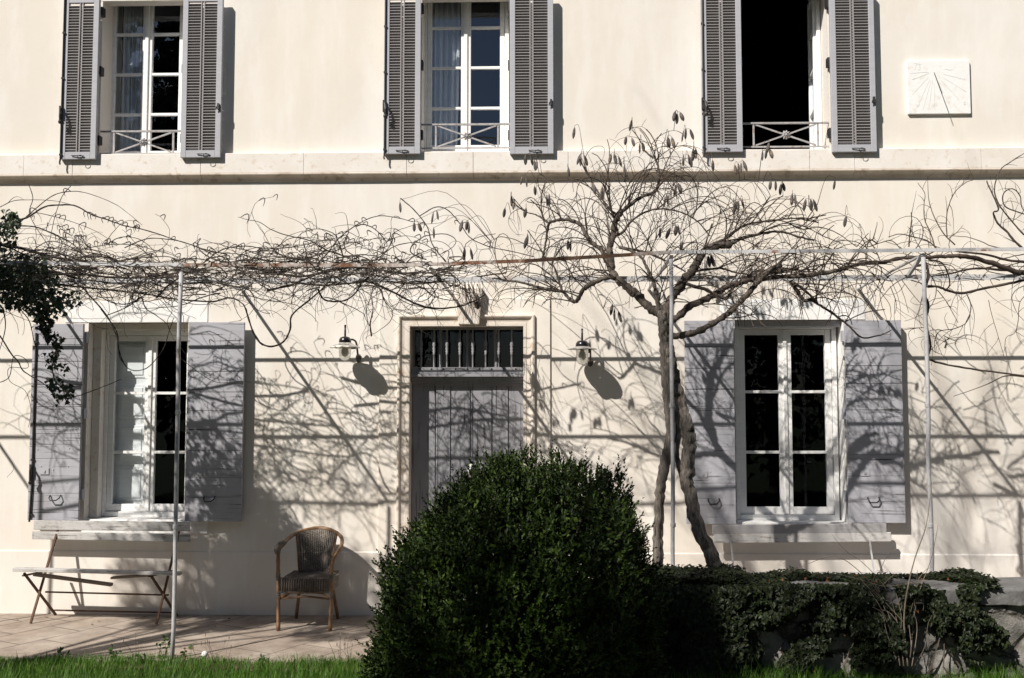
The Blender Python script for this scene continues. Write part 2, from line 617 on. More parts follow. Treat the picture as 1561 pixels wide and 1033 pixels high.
M['engraving'] = mottled('engraved_line', (0.54, 0.53, 0.52), (0.64, 0.63, 0.61), 20, 0.9, spec=0.1)
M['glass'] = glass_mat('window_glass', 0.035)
M['boosted_glass'] = glass_mat('boosted_window_glass', 0.12)  # upper panes: reflection raised beyond the plain glass to show more sky
mj, ntj, bj = new_mat('lamp_glass')
bj.inputs['Base Color'].default_value = (0.9, 0.9, 0.86, 1)
bj.inputs['Roughness'].default_value = 0.12
bj.inputs['Transmission Weight'].default_value = 0.72
bj.inputs['IOR'].default_value = 1.2
M['jar'] = mj
mf, ntf, bf = new_mat('seed_fluff')
bf.inputs['Base Color'].default_value = (0.75, 0.75, 0.73, 1)
bf.inputs['Roughness'].default_value = 1.0
M['fluff'] = mf

# ------------------------------------------------------------------ ground
g = MB()
g.quad((-300, -300, -0.03), (300, -300, -0.03), (300, 300, -0.03), (-300, 300, -0.03))
tag(g.build('lawn_ground', M['lawn']), kind='structure')
TER = 1.52
t = MB()
t.box(-9.5, 9.5, -TER, 0.0, -0.2, 0.0)
terrace = tag(t.build('terrace_paving', M['terrace'], bevel=0.01), kind='structure')

# ------------------------------------------------------------------ the house
house = thing('farmhouse', 'cream plastered two storey house with grey shutters and a stone string course', 'house', (0, 0, 0))

UP = []   # upper windows: x0, x1, sill z
for (a, b, yb) in ((154, 282, 241), (642.7, 777.5, 232), (1128, 1263, 231.5)):
    UP.append((X(a, 120), X(b, 120), Z((a + b) / 2, yb)))
UP_TOP, UP_HEAD = 5.30, 5.46
LOW = []  # lower windows: x0, x1, z0, z1
for (a, b, y0, y1) in ((131, 285, 491, 793), (1121, 1288, 487, 797)):
    LOW.append((X(a, 640), X(b, 640), Z((a + b) / 2, y1), Z((a + b) / 2, y0)))
DOOR = (X(623, 640), X(800, 640), 0.02, Z(712, 496))
openings = [(u[0], u[1], u[2], UP_HEAD) for u in UP] + [(l[0], l[1], l[2], l[3]) for l in LOW] + [DOOR]

WX0, WX1, WZ0, WZ1, WT = -9.0, 9.0, -0.2, 7.2, 0.42
xs = sorted({WX0, WX1} | {o[0] for o in openings} | {o[1] for o in openings})
zs = sorted({WZ0, WZ1} | {o[2] for o in openings} | {o[3] for o in openings})
w = MB()
for i in range(len(xs) - 1):
    for j in range(len(zs) - 1):
        cx, cz = (xs[i] + xs[i + 1]) / 2, (zs[j] + zs[j + 1]) / 2
        if any(o[0] < cx < o[1] and o[2] < cz < o[3] for o in openings):
            continue
        w.quad((xs[i], 0, zs[j]), (xs[i + 1], 0, zs[j]), (xs[i + 1], 0, zs[j + 1]), (xs[i], 0, zs[j + 1]))
        w.quad((xs[i], WT, zs[j]), (xs[i], WT, zs[j + 1]), (xs[i + 1], WT, zs[j + 1]), (xs[i + 1], WT, zs[j]))
for o in openings:
    w.quad((o[0], 0, o[2]), (o[0], 0, o[3]), (o[0], WT, o[3]), (o[0], WT, o[2]))
    w.quad((o[1], 0, o[2]), (o[1], WT, o[2]), (o[1], WT, o[3]), (o[1], 0, o[3]))
    w.quad((o[0], 0, o[3]), (o[1], 0, o[3]), (o[1], WT, o[3]), (o[0], WT, o[3]))
    w.quad((o[0], 0, o[2]), (o[0], WT, o[2]), (o[1], WT, o[2]), (o[1], 0, o[2]))
w.box(WX0 - 0.4, WX0, 0, 8.0, WZ0, WZ1)
w.box(WX1, WX1 + 0.4, 0, 8.0, WZ0, WZ1)
w.box(WX0, WX1, 7.6, 8.0, WZ0, WZ1)
wall = w.build('wall', M['plaster'], house)
# plinth, proud of the wall below the scratch line
ZP = 0.527
p = MB()
prof = [(-0.0005, ZP + 0.004), (-0.010, ZP - 0.006), (-0.012, 0.0005), (-0.0005, 0.0005)]
p.extrude_x(prof, WX0, X(577, 840))
p.extrude_x(prof, X(841, 840), WX1)
p.build('plinth', M['plaster'], house)
# roof
rf = MB()
rf.extrude_x([(-0.4, 7.2), (4.0, 9.2), (8.4, 7.2), (8.4, 7.32), (4.0, 9.35), (-0.4, 7.32)], WX0 - 0.6, WX1 + 0.6)
roof = rf.build('roof', M['roof_tile'], house)

# string course in blocks
ZS = 3.925
sc, sm_ = MB(), MB()
joints = [-420, -160, 41, 115, 309, 465, 621, 722, 866, 1040, 1232, 1300, 1492, 1700, 1950]
xsj = [WX0] + [X(j, 260) for j in joints] + [WX1]
xsj = sorted(x for x in xsj if WX0 <= x <= WX1)
for i in range(len(xsj) - 1):
    gp = 0.0035 if i % 3 else 0.0022
    e = rng.uniform(-0.0015, 0.0015)
    prof = [(0.0, 3.752), (-0.0575 + e, 3.752), (-0.0575 + e, ZS - 0.004), (-0.050 + e, ZS), (0.0, ZS + 0.008)]
    sc.extrude_x(prof, xsj[i] + gp / 2, xsj[i + 1] - gp / 2)
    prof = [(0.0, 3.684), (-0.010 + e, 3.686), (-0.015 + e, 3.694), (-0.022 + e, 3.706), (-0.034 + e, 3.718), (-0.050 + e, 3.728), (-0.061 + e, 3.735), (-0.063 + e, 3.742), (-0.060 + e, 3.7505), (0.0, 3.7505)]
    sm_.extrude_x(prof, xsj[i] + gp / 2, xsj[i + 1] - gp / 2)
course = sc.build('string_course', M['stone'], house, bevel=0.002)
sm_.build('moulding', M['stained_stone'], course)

# lintels and sills of the lower windows
for (l, pa, pb, yt) in ((LOW[0], 100, 317, 459), (LOW[1], 1098, 1318, 456)):
    lt = MB()
    xa, xb = X(pa, 475), X(pb, 475)
    zt = Z((pa + pb) / 2, yt)
    xm = xa + (xb - xa) * 0.42
    lt.box(xa, xm - 0.002, -0.006, 0.004, l[3] - 0.001, zt)
    lt.box(xm + 0.002, xb, -0.007, 0.004, l[3] - 0.001, zt)
    lt.build('lintel', M['stone_white'], house, bevel=0.002)
    sl = MB()
    sl.box(l[0] - 0.01, l[1] + (0.2 if l is LOW[0] else 0.01), -0.012, 0.26, l[2] - 0.11, l[2] + 0.008)
    sl.build('window_sill', M['stone_white'], house, bevel=0.006)
    for xj in (l[1] - 0.004, l[0] - 0.002):      # cut stone jambs lining the opening
        jm = MB()
        jm.box(xj, xj + 0.006, -0.003, WT - 0.05, l[2] + 0.009, l[3] - 0.002)
        jm.build('jamb', M['stone'] if l is LOW[0] else M['stone_white'], house)
for u in UP:
    sl = MB()
    sl.box(u[0], u[1], 0.0, 0.26, u[2] - 0.03, u[2] + 0.010)
    sl.build('window_sill', M['stone_white'], house)
    hd = MB()
    hd.box(u[0] - 0.15, u[1] + 0.15, -0.003, 0.12, UP_TOP, UP_HEAD + 0.05)
    hd.build('lintel', M['stone'], house)

# rooms behind the openings
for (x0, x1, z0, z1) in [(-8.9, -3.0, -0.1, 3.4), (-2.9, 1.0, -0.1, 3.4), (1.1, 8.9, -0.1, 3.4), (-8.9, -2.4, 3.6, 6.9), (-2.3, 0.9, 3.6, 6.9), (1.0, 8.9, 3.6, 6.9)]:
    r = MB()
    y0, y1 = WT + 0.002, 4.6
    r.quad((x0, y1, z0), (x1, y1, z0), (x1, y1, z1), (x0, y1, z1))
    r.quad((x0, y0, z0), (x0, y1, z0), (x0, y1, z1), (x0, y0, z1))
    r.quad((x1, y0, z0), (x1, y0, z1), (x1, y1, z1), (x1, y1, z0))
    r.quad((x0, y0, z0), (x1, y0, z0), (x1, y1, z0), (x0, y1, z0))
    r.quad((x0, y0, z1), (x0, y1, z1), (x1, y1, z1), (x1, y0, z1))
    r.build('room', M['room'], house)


def sash(mb, pn, x0, x1, z0, z1, y, bars, sw=0.042, br=0.06):
    """one casement leaf: stiles, rails, glazing bars at the given heights"""
    mb.box(x0, x0 + sw, y - 0.02, y + 0.02, z0, z1)
    mb.box(x1 - sw, x1, y - 0.02, y + 0.02, z0, z1)
    mb.box(x0 + sw, x1 - sw, y - 0.019, y + 0.019, z0, z0 + br)
    mb.box(x0 + sw, x1 - sw, y - 0.019, y + 0.019, z1 - 0.045, z1)
    for b in bars:
        mb.box(x0 + sw, x1 - sw, y - 0.017, y + 0.012, b - 0.012, b + 0.012)
    pn.quad((x0 + sw, y + 0.004, z0 + br), (x1 - sw, y + 0.004, z0 + br), (x1 - sw, y + 0.004, z1 - 0.045), (x0 + sw, y + 0.004, z1 - 0.045))


def window(x0, x1, z0, z1, y, bars, fw=0.04, turn_l=0, turn_r=0, sw=0.042, fr_l=None, glass='boosted_glass'):
    f = MB()
    fl = fr_l or fw
    f.box(x0, x0 + fl, y - 0.035, y + 0.045, z0, z1)
    f.box(x1 - fw, x1, y - 0.035, y + 0.045, z0, z1)
    f.box(x0 + fl, x1 - fw, y - 0.034, y + 0.044, z1 - 0.04, z1)
    f.box(x0 + fl, x1 - fw, y - 0.04, y + 0.044, z0, z0 + 0.045)
    win = f.build('window', M['white_paint'], house, bevel=0.004)
    a, b = x0 + fl + 0.003, x1 - fw - 0.003
    mid = (a + b) / 2
    for (s0, s1, ang, hx) in ((a, mid - 0.0015, turn_l, a), (mid + 0.0015, b, turn_r, b)):
        sm, pn = MB(), MB()
        sash(sm, pn, s0, s1, z0 + 0.048, z1 - 0.043, y, bars, sw)
        if not ang and s0 == a:
            sm.box(mid - 0.016, mid + 0.014, y - 0.034, y - 0.0202, z0 + 0.05, z1 - 0.046)   # cover strip
        if ang:
            rot = Matrix.Rotation(ang, 4, 'Z')
            piv = Vector((hx, y, 0))
            fn = lambda q: piv + rot @ (q - piv)
            s2, p2 = MB(), MB()
            s2.add(sm, fn)
            p2.add(pn, fn)
            sm, pn = s2, p2
        sm.build('sash', M['white_paint'], win, bevel=0.003)
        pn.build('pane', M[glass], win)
    return win


for k, u in enumerate(UP):
    pc = ((155 + 282) / 2, 710, 1196)[k]
    yb = ((53, 114, 175), (43, 104, 165.5), (42, 103, 164))[k]
    bars = [Z(pc, yy, -0.24) for yy in yb]
    bars.append(2 * bars[0] - bars[1])
    if k < 2:
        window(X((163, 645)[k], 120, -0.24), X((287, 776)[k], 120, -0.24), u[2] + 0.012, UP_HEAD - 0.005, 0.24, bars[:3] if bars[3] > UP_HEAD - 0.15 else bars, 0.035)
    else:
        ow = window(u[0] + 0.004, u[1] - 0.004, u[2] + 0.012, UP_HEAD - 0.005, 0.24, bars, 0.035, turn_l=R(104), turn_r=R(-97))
        ow['label'] = 'open upper window with both glazed leaves swung inwards'
window(LOW[0][0] + 0.075, LOW[0][1] - 0.004, LOW[0][2] + 0.01, LOW[0][3] - 0.06, 0.22, [Z(210, 599, -0.22), Z(210, 689, -0.22)], 0.03, sw=0.045, fr_l=0.03, glass='glass')
window(LOW[1][0] + 0.02, LOW[1][1] - 0.02, LOW[1][2] + 0.01, LOW[1][3] - 0.03, 0.17, [Z(1200, 597, -0.17), Z(1200, 689, -0.17)], 0.04, sw=0.052, glass='glass')
# stone/wood liners around the lower left opening
ln = MB()
l = LOW[0]
ln.box(l[0] + 0.005, l[0] + 0.074, 0.10, 0.36, l[2] + 0.01, l[3] - 0.003)
ln.box(l[0] + 0.0745, l[1] - 0.005, 0.10, 0.36, l[3] - 0.058, l[3] - 0.003)
ln.build('window_liner', M['stone'], house, bevel=0.004)
# white inner shutter folded behind the left leaf of the lower left window
ins = MB()
xa, xb = l[0] + 0.115, (l[0] + l[1]) / 2 + 0.015
za, zb = l[2] + 0.07, l[3] - 0.12
ins.box(xa, xb, 0.285, 0.305, za, zb)
n_p = 4
for k in range(n_p):
    h = (zb - za - 0.06) / n_p
    z0 = za + 0.04 + k * h
    ins.box(xa + 0.05, xb - 0.05, 0.277, 0.2845, z0 + 0.03, z0 + h - 0.03)
    ins.box(xa + 0.075, xb - 0.075, 0.270, 0.2765, z0 + 0.055, z0 + h - 0.055)
ins.build('inner_shutter', M['white_paint'], house, bevel=0.004)
crn = MB()
crn.box(LOW[1][0] + 0.005, LOW[1][1] - 0.005, 0.05, 0.16, LOW[1][3] - 0.055, LOW[1][3] - 0.003)
crn.build('shutter_rail', M['grey_paint'], house, bevel=0.003)


# shutters ---------------------------------------------------------------
def handle_bits(mb, x, z, y):
    mb.box(x - 0.012, x + 0.012, y - 0.02, y + 0.004, z - 0.05, z + 0.05)
    mb.tube([(x, y - 0.02, z + 0.03), (x + 0.012, y - 0.05, z + 0.01), (x + 0.02, y - 0.06, z - 0.04), (x + 0.018, y - 0.05, z - 0.085)], [0.009, 0.009, 0.011, 0.013], 6)
    mb.lathe((x + 0.018, y - 0.05, z - 0.10), [(0.002, -0.02), (0.016, -0.012), (0.02, 0.0), (0.014, 0.014), (0.002, 0.018)], 8)


def louvred(x0, x1, z0, z1, rod):
    yb, yf = -0.062, -0.098
    s = MB()
    st, rail = 0.047, 0.062
    s.box(x0, x0 + st, yf, yb, z0, z1)
    s.box(x1 - st, x1, yf, yb, z0, z1)
    s.box(x0 + st, x1 - st, yf + 0.001, yb - 0.001, z0, z0 + rail)
    s.box(x0 + st, x1 - st, yf + 0.001, yb - 0.001, z1 - rail, z1)
    sh = s.build('shutter', M['grey_paint'], house, bevel=0.003)
    lp = MB()
    xm = (x0 + x1) / 2
    cols = ((x0 + st - 0.002, xm - 0.016), (xm + 0.016, x1 - st + 0.002))
    pitch = 0.0248
    n = int((z1 - z0 - 2 * rail) / pitch)
    for i in range(n):
        zc = z0 + rail + pitch * (i + 0.5)
        for ca, cb in cols:
            j = rng.uniform(-0.0008, 0.0008)
            lp.bar((ca, (yf + yb) / 2, zc + j), (cb, (yf + yb) / 2, zc + j), 0.034, 0.006, (0, 0.55, 0.84))
        lp.box(cols[0][1] - 0.004, cols[1][0] + 0.004, yf + 0.012, yf + 0.02, zc - 0.004, zc + 0.004)
    for xx in (xm - 0.0125, xm + 0.0125):
        lp.box(xx - 0.0045, xx + 0.0045, yf + 0.003, yb - 0.004, z0 + rail, z1 - rail)
    lp.build('louvre_panel', M['louvre'], sh)
    bk = MB()
    if rod:
        xr = x0 + 0.012
        bk.tube([(xr, yf - 0.012, z0 - 0.05), (xr - 0.004, yf - 0.010, z0 - 0.03), (xr, yf - 0.009, z0), (xr, yf - 0.009, z1 - 0.02)], 0.0072, 6)
        for zz in (0.03, 0.32, 0.7, 1.1):
            bk.box(xr - 0.012, xr + 0.012, yf - 0.014, yf - 0.001, z0 + zz, z0 + zz + 0.014)
        handle_bits(bk, xr - 0.004, z0 + 0.41, yf - 0.006)
        bk.build('locking_rod', M['iron'], sh, smooth=False)
    else:
        xr = x1 - 0.022
        bk.box(xr - 0.006, xr + 0.010, yf - 0.022, yf - 0.001, z0 + 0.415, z0 + 0.465)
        bk.tube([(xr, yf - 0.015, z0 + 0.45), (xr - 0.012, yf - 0.02, z0 + 0.43), (xr - 0.014, yf - 0.018, z0 + 0.41)], 0.005, 5)
        bk.build('latch', M['iron'], sh)
    ho = MB()
    xc = (x0 + x1) / 2 + (0.01 if rod else 0.035)
    ho.tube([(xc - 0.06, yf - 0.006, z0 + 0.028), (xc, yf - 0.012, z0 + 0.026), (xc + 0.05, yf - 0.006, z0 + 0.024)], 0.004, 5)
    lp_pts = [(xc + 0.02 + 0.022 * math.cos(a), yf - 0.014, z0 + 0.012 + 0.018 * math.sin(a)) for a in np.linspace(0, 6.28, 12)]
    ho.tube(lp_pts, 0.003, 4)
    ho.build('hook', M['iron'], sh)
    xh = x1 if rod else x0
    for zz in (0.14, 0.75, z1 - z0 - 0.16):
        hg = MB()
        hg.box(xh - 0.016, xh + 0.016, yb - 0.002, -0.001, z0 + zz, z0 + zz + 0.075)
        hg.build('hinge', M['iron'], sh)


for k, (pl0, pl1, pr0, pr1, yy) in enumerate(((94.0, 148.3, 277, 337.6, 242), (585, 641, 777, 843.5, 234), (1069.5, 1131, 1267, 1334.5, 231))):
    d = 0.098
    z0 = UP[k][2] + 0.012
    for (pa, pb, rod) in ((pl0, pl1, True), (pr0, pr1, False)):
        louvred(X(pa, 120, d), X(pb, 120, d), Z((pa + pb) / 2, yy if pa == pl0 else yy - (2.5 if k == 0 else 0), d), UP_TOP + 0.01, rod)


def planked(x0, x1, z0, z1, rod, side, tilt=0.0):
    yb, yf = -0.05, -0.088
    s = MB()
    n = 9
    h = (z1 - z0) / n
    zc = z0
    cuts = [0]
    for i in range(n):
        cuts.append(cuts[-1] + h * rng.uniform(0.75, 1.25))
    sc_ = (z1 - z0) / cuts[-1]
    cuts = [c * sc_ for c in cuts]
    for i in range(n):
        g_ = 0.0012 if i < n - 4 else 0.0022
        y_ = yf + rng.uniform(-0.0012, 0.0012)
        s.box(x0, x1, y_, yb - 0.012, z0 + cuts[i] + g_, z0 + cuts[i + 1] - g_)
    s.box(x0 + 0.002, x1 - 0.002, yb - 0.0115, yb, z0 + 0.001, z1 - 0.001)
    for i in range(n):
        if rng.random() < 0.9:
            for q in range(3):
                nx = x0 + (x1 - x0) * (0.2 + 0.3 * q) + rng.uniform(-0.02, 0.02)
                nz = z0 + (cuts[i] + cuts[i + 1]) / 2 + rng.uniform(-0.03, 0.03)
                s.box(nx - 0.005, nx + 0.005, yf - 0.003, yf + 0.01, nz - 0.005, nz + 0.005)
    xm = x1 - 0.055 if side < 0 else x0 + 0.02
    sh = s.build('shutter', M['grey_plank'], house, bevel=0.002)
    if rod:
        b = MB()
        xr = x0 + 0.035
        b.tube([(xr - 0.012, yf - 0.01, z0 - 0.012), (xr - 0.01, yf - 0.009, z0 + 0.05), (xr, yf - 0.009, z0 + 0.3), (xr, yf - 0.009, z1 - 0.08)], 0.009, 6)
        for zz in (0.04, 0.5, 1.0, 1.5):
            b.box(xr - 0.015, xr + 0.015, yf - 0.014, yf - 0.001, z0 + zz, z0 + zz + 0.016)
        handle_bits(b, xr - 0.006, z0 + 0.42, yf - 0.006)
        b.build('locking_rod', M['iron'], sh)
    b = MB()
    xh, zh = (x0 + x1) / 2 + (0.02 if side < 0 else -0.03), z0 + 0.19
    b.tube([(xh - 0.045, yf - 0.003, zh + 0.02), (xh - 0.046, yf - 0.022, zh), (xh - 0.03, yf - 0.032, zh - 0.022), (xh + 0.02, yf - 0.034, zh - 0.02), (xh + 0.044, yf - 0.026, zh), (xh + 0.046, yf - 0.003, zh + 0.022)], 0.0055, 6)
    b.build('pull_handle', M['iron'], sh, smooth=True)
    b = MB()
    xp = x0 + 0.10
    b.box(xp, xp + 0.075, yf - 0.006, yf - 0.001, z0 + 0.385, z0 + 0.435)
    b.box(xp + 0.03, xp + 0.045, yf - 0.012, yf - 0.0055, z0 + 0.40, z0 + 0.42)
    b.build('latch_plate', M['grey_paint'], sh)
    xe = x1 if side < 0 else x0
    for zz in (0.17, 0.85, 1.5):
        hg = MB()
        hg.box(xe - 0.014, xe + 0.014, yb - 0.004, -0.0005, z0 + zz, z0 + zz + 0.09)
        hg.build('hinge', M['grey_paint'], sh)


d = 0.088
planked(X(46, 640, d), X(123, 640, d), Z(85, 793, d), Z(85, 493, d), True, -1)
planked(X(284.5, 640, d), X(370, 640, d), Z(328, 795, d), Z(328, 490.5, d), False, 1)
planked(X(1045, 640, d), X(1120, 640, d), Z(1082, 799, d), Z(1082, 488, d), False, -1)
planked(X(1291, 640, d), X(1377, 640, d), Z(1334, 797, d), Z(1334, 487.5, d), False, 1)


# window guards ---------------------------------------------------------------
def guard(x0, x1, fx0, fx1, zt, zb):
    y = 0.02
    b = MB()
    b.bar((x0, y, zt), (x1, y, zt), 0.022, 0.014)
    b.bar((x0, y, zb), (x1, y, zb), 0.014, 0.012)
    for xx in (fx0, fx1):
        b.bar((xx, y, zb + 0.007), (xx, y, zt - 0.008), 0.014, 0.014, (1, 0, 0))
    cx, cz = (fx0 + fx1) / 2, (zt + zb) / 2
    for (ax, az, bx, bz) in ((fx0, zb, fx1, zt), (fx0, zt, fx1, zb)):
        dx, dz = bx - ax, bz - az
        b.bar((ax + dx * 0.03, y - 0.001 * (az < bz), az + dz * 0.06), (bx - dx * 0.03, y - 0.001 * (az < bz), bz - dz * 0.06), 0.012, 0.012)
    gd = b.build('window_guard', M['rail_paint'], house)
    ro = MB()
    m = 9
    pts = []
    for k in range(m * 4):
        a = 2 * math.pi * k / (m * 4)
        r_ = 0.033 + 0.007 * math.cos(a * m)
        pts.append((r_ * math.cos(a), r_ * math.sin(a)))
    n0 = len(ro.v)
    L = len(pts)
    for (rs, yy) in ((1.0, y + 0.008), (1.0, y - 0.012), (0.55, y - 0.022), (0.5, y - 0.014), (0.2, y - 0.024)):
        for (a, c) in pts:
            ro.v.append((cx + a * rs, yy, cz + c * rs))
    for q in range(4):
        for k in range(L):
            ro.f.append((n0 + q * L + k, n0 + q * L + (k + 1) % L, n0 + (q + 1) * L + (k + 1) % L, n0 + (q + 1) * L + k))
    ro.f.append(tuple(n0 + 4 * L + k for k in range(L)))
    ro.build('rosette', M['rail_paint'], gd)


for k, (a, fa, fb, yt, yb2) in enumerate(((217, 172.5, 263, 199, 233), (710, 664, 759, 188.5, 224.5), (1196, 1149.5, 1248, 186.5, 222.5))):
    u = UP[k]
    guard(u[0] + 0.001, u[1] - 0.001, X(fa, 210), X(fb, 210), Z(a, yt), Z(a, yb2))

# door surround and door ---------------------------------------------------------------
x0, x1, z0, z1 = DOOR
fs = MB()          # flat stone field round the architrave
fx0, fx1, fzt = X(578, 640), X(839, 640), Z(710, 455)
ax0, ax1, azt = X(606, 640), X(815, 640), Z(710, 480)
fs.box(fx0, ax0 + 0.02, -0.016, 0.0, 0.0, fzt)
fs.box(ax1 - 0.02, fx1, -0.016, 0.0, 0.0, fzt)
fs.box(ax0 + 0.0205, ax1 - 0.0205, -0.016, 0.0, azt - 0.02, fzt)
fs.build('door_surround', M['plaster'], house, bevel=0.002)
ar = MB()
aw = x0 - ax0
# moulded profile: fillet, hollow, inner band; run up the left, across the top, down the right
prof = [(0.0, -0.016), (0.0, -0.040), (0.014, -0.044), (0.022, -0.040), (0.032, -0.024), (0.05, -0.018), (0.068, -0.016), (0.07, -0.020), (aw, -0.020), (aw, -0.001)]
n0 = len(ar.v)
path = [lambda t: (ax0 + t, 0.0), lambda t: (ax0 + t, azt - t), lambda t: (ax1 - t, azt - t), lambda t: (ax1 - t, 0.0)]
for fn in path:
    for (tt, yy) in prof:
        a, c = fn(tt)
        ar.v.append((a, yy, c))
m = len(prof)
for q in range(3):
    for k in range(m - 1):
        ar.f.append((n0 + q * m + k, n0 + q * m + k + 1, n0 + (q + 1) * m + k + 1, n0 + (q + 1) * m + k))
ar.build('architrave', M['architrave'], house)
for xj in (x0 - 0.001, x1 - 0.006):
    jb = MB()
    jb.box(xj, xj + 0.007, -0.0185, 0.30, 0.021, z1 - 0.001)
    jb.build('door_jamb', M['architrave'], house)
jb = MB()
jb.box(x0 + 0.007, x1 - 0.007, -0.0185, 0.30, z1 - 0.007, z1 + 0.001)
jb.build('door_head', M['architrave'], house)
ks = MB()
ka, kb = X(697, 480), X(734, 480)
n0 = len(ks.v)
for (yy, sh_) in ((-0.085, 1.0), (0.0, 1.0)):
    for (xx, zz) in ((ka + 0.015, z1 + 0.004), (kb - 0.015, z1 + 0.004), (kb + 0.01, Z(715, 440)), (ka - 0.01, Z(715, 440))):
        ks.v.append((xx, yy, zz))
ks.f += [(0, 1, 2, 3), (7, 6, 5, 4), (0, 4, 5, 1), (1, 5, 6, 2), (2, 6, 7, 3), (3, 7, 4, 0)]
ks.build('keystone', M['architrave'], house, bevel=0.006)
th = MB()
th.box(x0 - 0.12, x1 + 0.12, -0.22, 0.36, 0.0, 0.019)
th.build('door_step', M['stone'], house, bevel=0.005)

DY = 0.15
zd1 = Z(712, 588, -DY)
zt0, zt1 = Z(712, 563, -0.11), Z(712, 586, -0.11)
dm = MB()
xi0, xi1 = x0 + 0.0065, x1 - 0.0065
gro = [xi0, X(664, 640, -DY), X(687, 640, -DY), X(717, 640, -DY), X(750, 640, -DY), X(775, 640, -DY), xi1]
for i in range(6):
    off = (0.006, 0.0, 0.004, 0.002, 0.0, 0.005)[i]
    dm.box(gro[i] + 0.0045, gro[i + 1] - 0.0045, DY + off, DY + 0.04, 0.021, zd1 - 0.001)
dm.box(xi0, xi1, DY + 0.018, DY + 0.042, 0.0211, zd1 - 0.0011)
for (a, b) in ((1, 2), (3, 4)):
    dm.box(gro[a] + 0.012, gro[a] + 0.02, DY - 0.004, DY + 0.003, 0.3, zd1 - 0.06)
dm.box(xi0 + 0.1, gro[3] - 0.02, DY - 0.018, DY - 0.0005, 0.16, 0.34)
door = dm.build('door', M['door_paint'], house, bevel=0.002)
kn = MB()
kx, kz = X(717, 716, -DY), Z(717, 716, -DY)
kn.lathe((kx, DY - 0.02, kz), [(0.002, -0.03), (0.018, -0.024), (0.026, 0.0), (0.018, 0.024), (0.002, 0.03)], 12)
kn.box(kx - 0.02, kx + 0.02, DY - 0.006, DY - 0.0005, kz - 0.07, kz + 0.05)
kn.build('door_knob', M['stone_white'], door, smooth=True)
tr = MB()
zz = [zd1, zt1 + 0.004, Z(712, 574, -0.11), Z(712, 568, -0.11), Z(712, 563, -0.11), Z(712, 559, -0.11)]
tr.box(xi0, xi1, 0.135, 0.2, zd1, zd1 + 0.02)
tr.box(xi0, xi1, 0.115, 0.2, zd1 + 0.021, zd1 + 0.045)
tr.box(xi0, xi1, 0.085, 0.2, zd1 + 0.046, zd1 + 0.075)
tr.box(xi0, xi1, 0.055, 0.2, zd1 + 0.076, zd1 + 0.10)
tr.box(xi0, xi1, 0.07, 0.2, zd1 + 0.101, zd1 + 0.128)
tr.build('transom', M['door_paint'], house, bevel=0.003)
zg0 = zd1 + 0.129
gl = MB()
gl.box(xi0, xi1, 0.085, 0.115, zg0, zg0 + 0.03)
gl.box(xi0, xi1, 0.085, 0.115, z1 - 0.03, z1 - 0.008)
grl = gl.build('transom_grille', M['grille_paint'], house)
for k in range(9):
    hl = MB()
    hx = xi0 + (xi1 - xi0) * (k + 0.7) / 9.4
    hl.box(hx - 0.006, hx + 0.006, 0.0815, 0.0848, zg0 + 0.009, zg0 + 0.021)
    hl.build('dark_hole', M['iron'], grl)  # black blocks stand in for the dark holes along the rail
for k in range(8):
    bx = X(642 + 19.7 * k, 530, -0.1)
    b = MB()
    zb0, zb1 = zg0 + 0.03, z1 - 0.03
    zm = zb0 + (zb1 - zb0) * 0.52
    pr = [(0.0075, zb0), (0.0075, zm - 0.06), (0.013, zm - 0.055), (0.008, zm - 0.045), (0.014, zm - 0.03), (0.009, zm - 0.02), (0.0145, zm - 0.005), (0.009, zm + 0.008),
          (0.0145, zm + 0.02), (0.013, zm + 0.045), (0.007, zm + 0.07), (0.006, zb1)]
    b.lathe((bx, 0.1, 0), pr, 8)
    b.build('baluster', M['grille_paint'], grl, smooth=True)
tg = MB()
tg.quad((xi0, 0.2, zg0), (xi1, 0.2, zg0), (xi1, 0.2, z1 - 0.008), (xi0, 0.2, z1 - 0.008))
tg.build('transom_pane', M['glass'], house)
for px_ in (672, 713, 755):
    tf = MB()
    xx = X(px_, 530, -0.18)
    tf.box(xx - 0.012, xx + 0.012, 0.17, 0.195, zg0 + 0.001, z1 - 0.01)
    tf.build('transom_bar', M['door_paint'], house)


# curtains behind the two glazed upper windows --------------------------------------------
def curtain(xa, xb, z0, z1, label, taper=0.0):
    b = MB()
    nx, nz = 46, 10
    for j in range(nz + 1):
        t_ = j / nz
        for i in range(nx + 1):
            s = i / nx
            x_ = xa + (xb - xa - taper * (1 - t_) ** 1.5) * s
            y_ = 0.31 + 0.018 * math.sin(s * 31 + 0.6 * math.sin(t_ * 3)) + 0.008 * math.sin(s * 73 + 2 * t_)
            b.v.append((x_, y_, z0 + (z1 - z0) * t_))
    for j in range(nz):
        for i in range(nx):
            a = j * (nx + 1) + i
            b.f.append((a, a + 1, a + nx + 2, a + nx + 1))
    o = b.build('curtain', M['curtain'], smooth=True, org=((xa + xb) / 2, 0.36, z0))
    md = o.modifiers.new('cloth', 'SOLIDIFY')
    md.thickness = 0.003
    tag(o, label, 'curtain', 'pale curtains hanging inside the upper windows')


curtain(UP[0][0] + 0.05, X(216, 100, -0.31), UP[0][2] + 0.02, UP_HEAD - 0.02, 'pale curtain behind the upper window above the slatted bench', -0.02)
curtain(UP[1][0] + 0.05, X(702, 100, -0.31), UP[1][2] + 0.02, UP_HEAD - 0.02, 'pale curtain behind the upper window above the front door', 0.03)
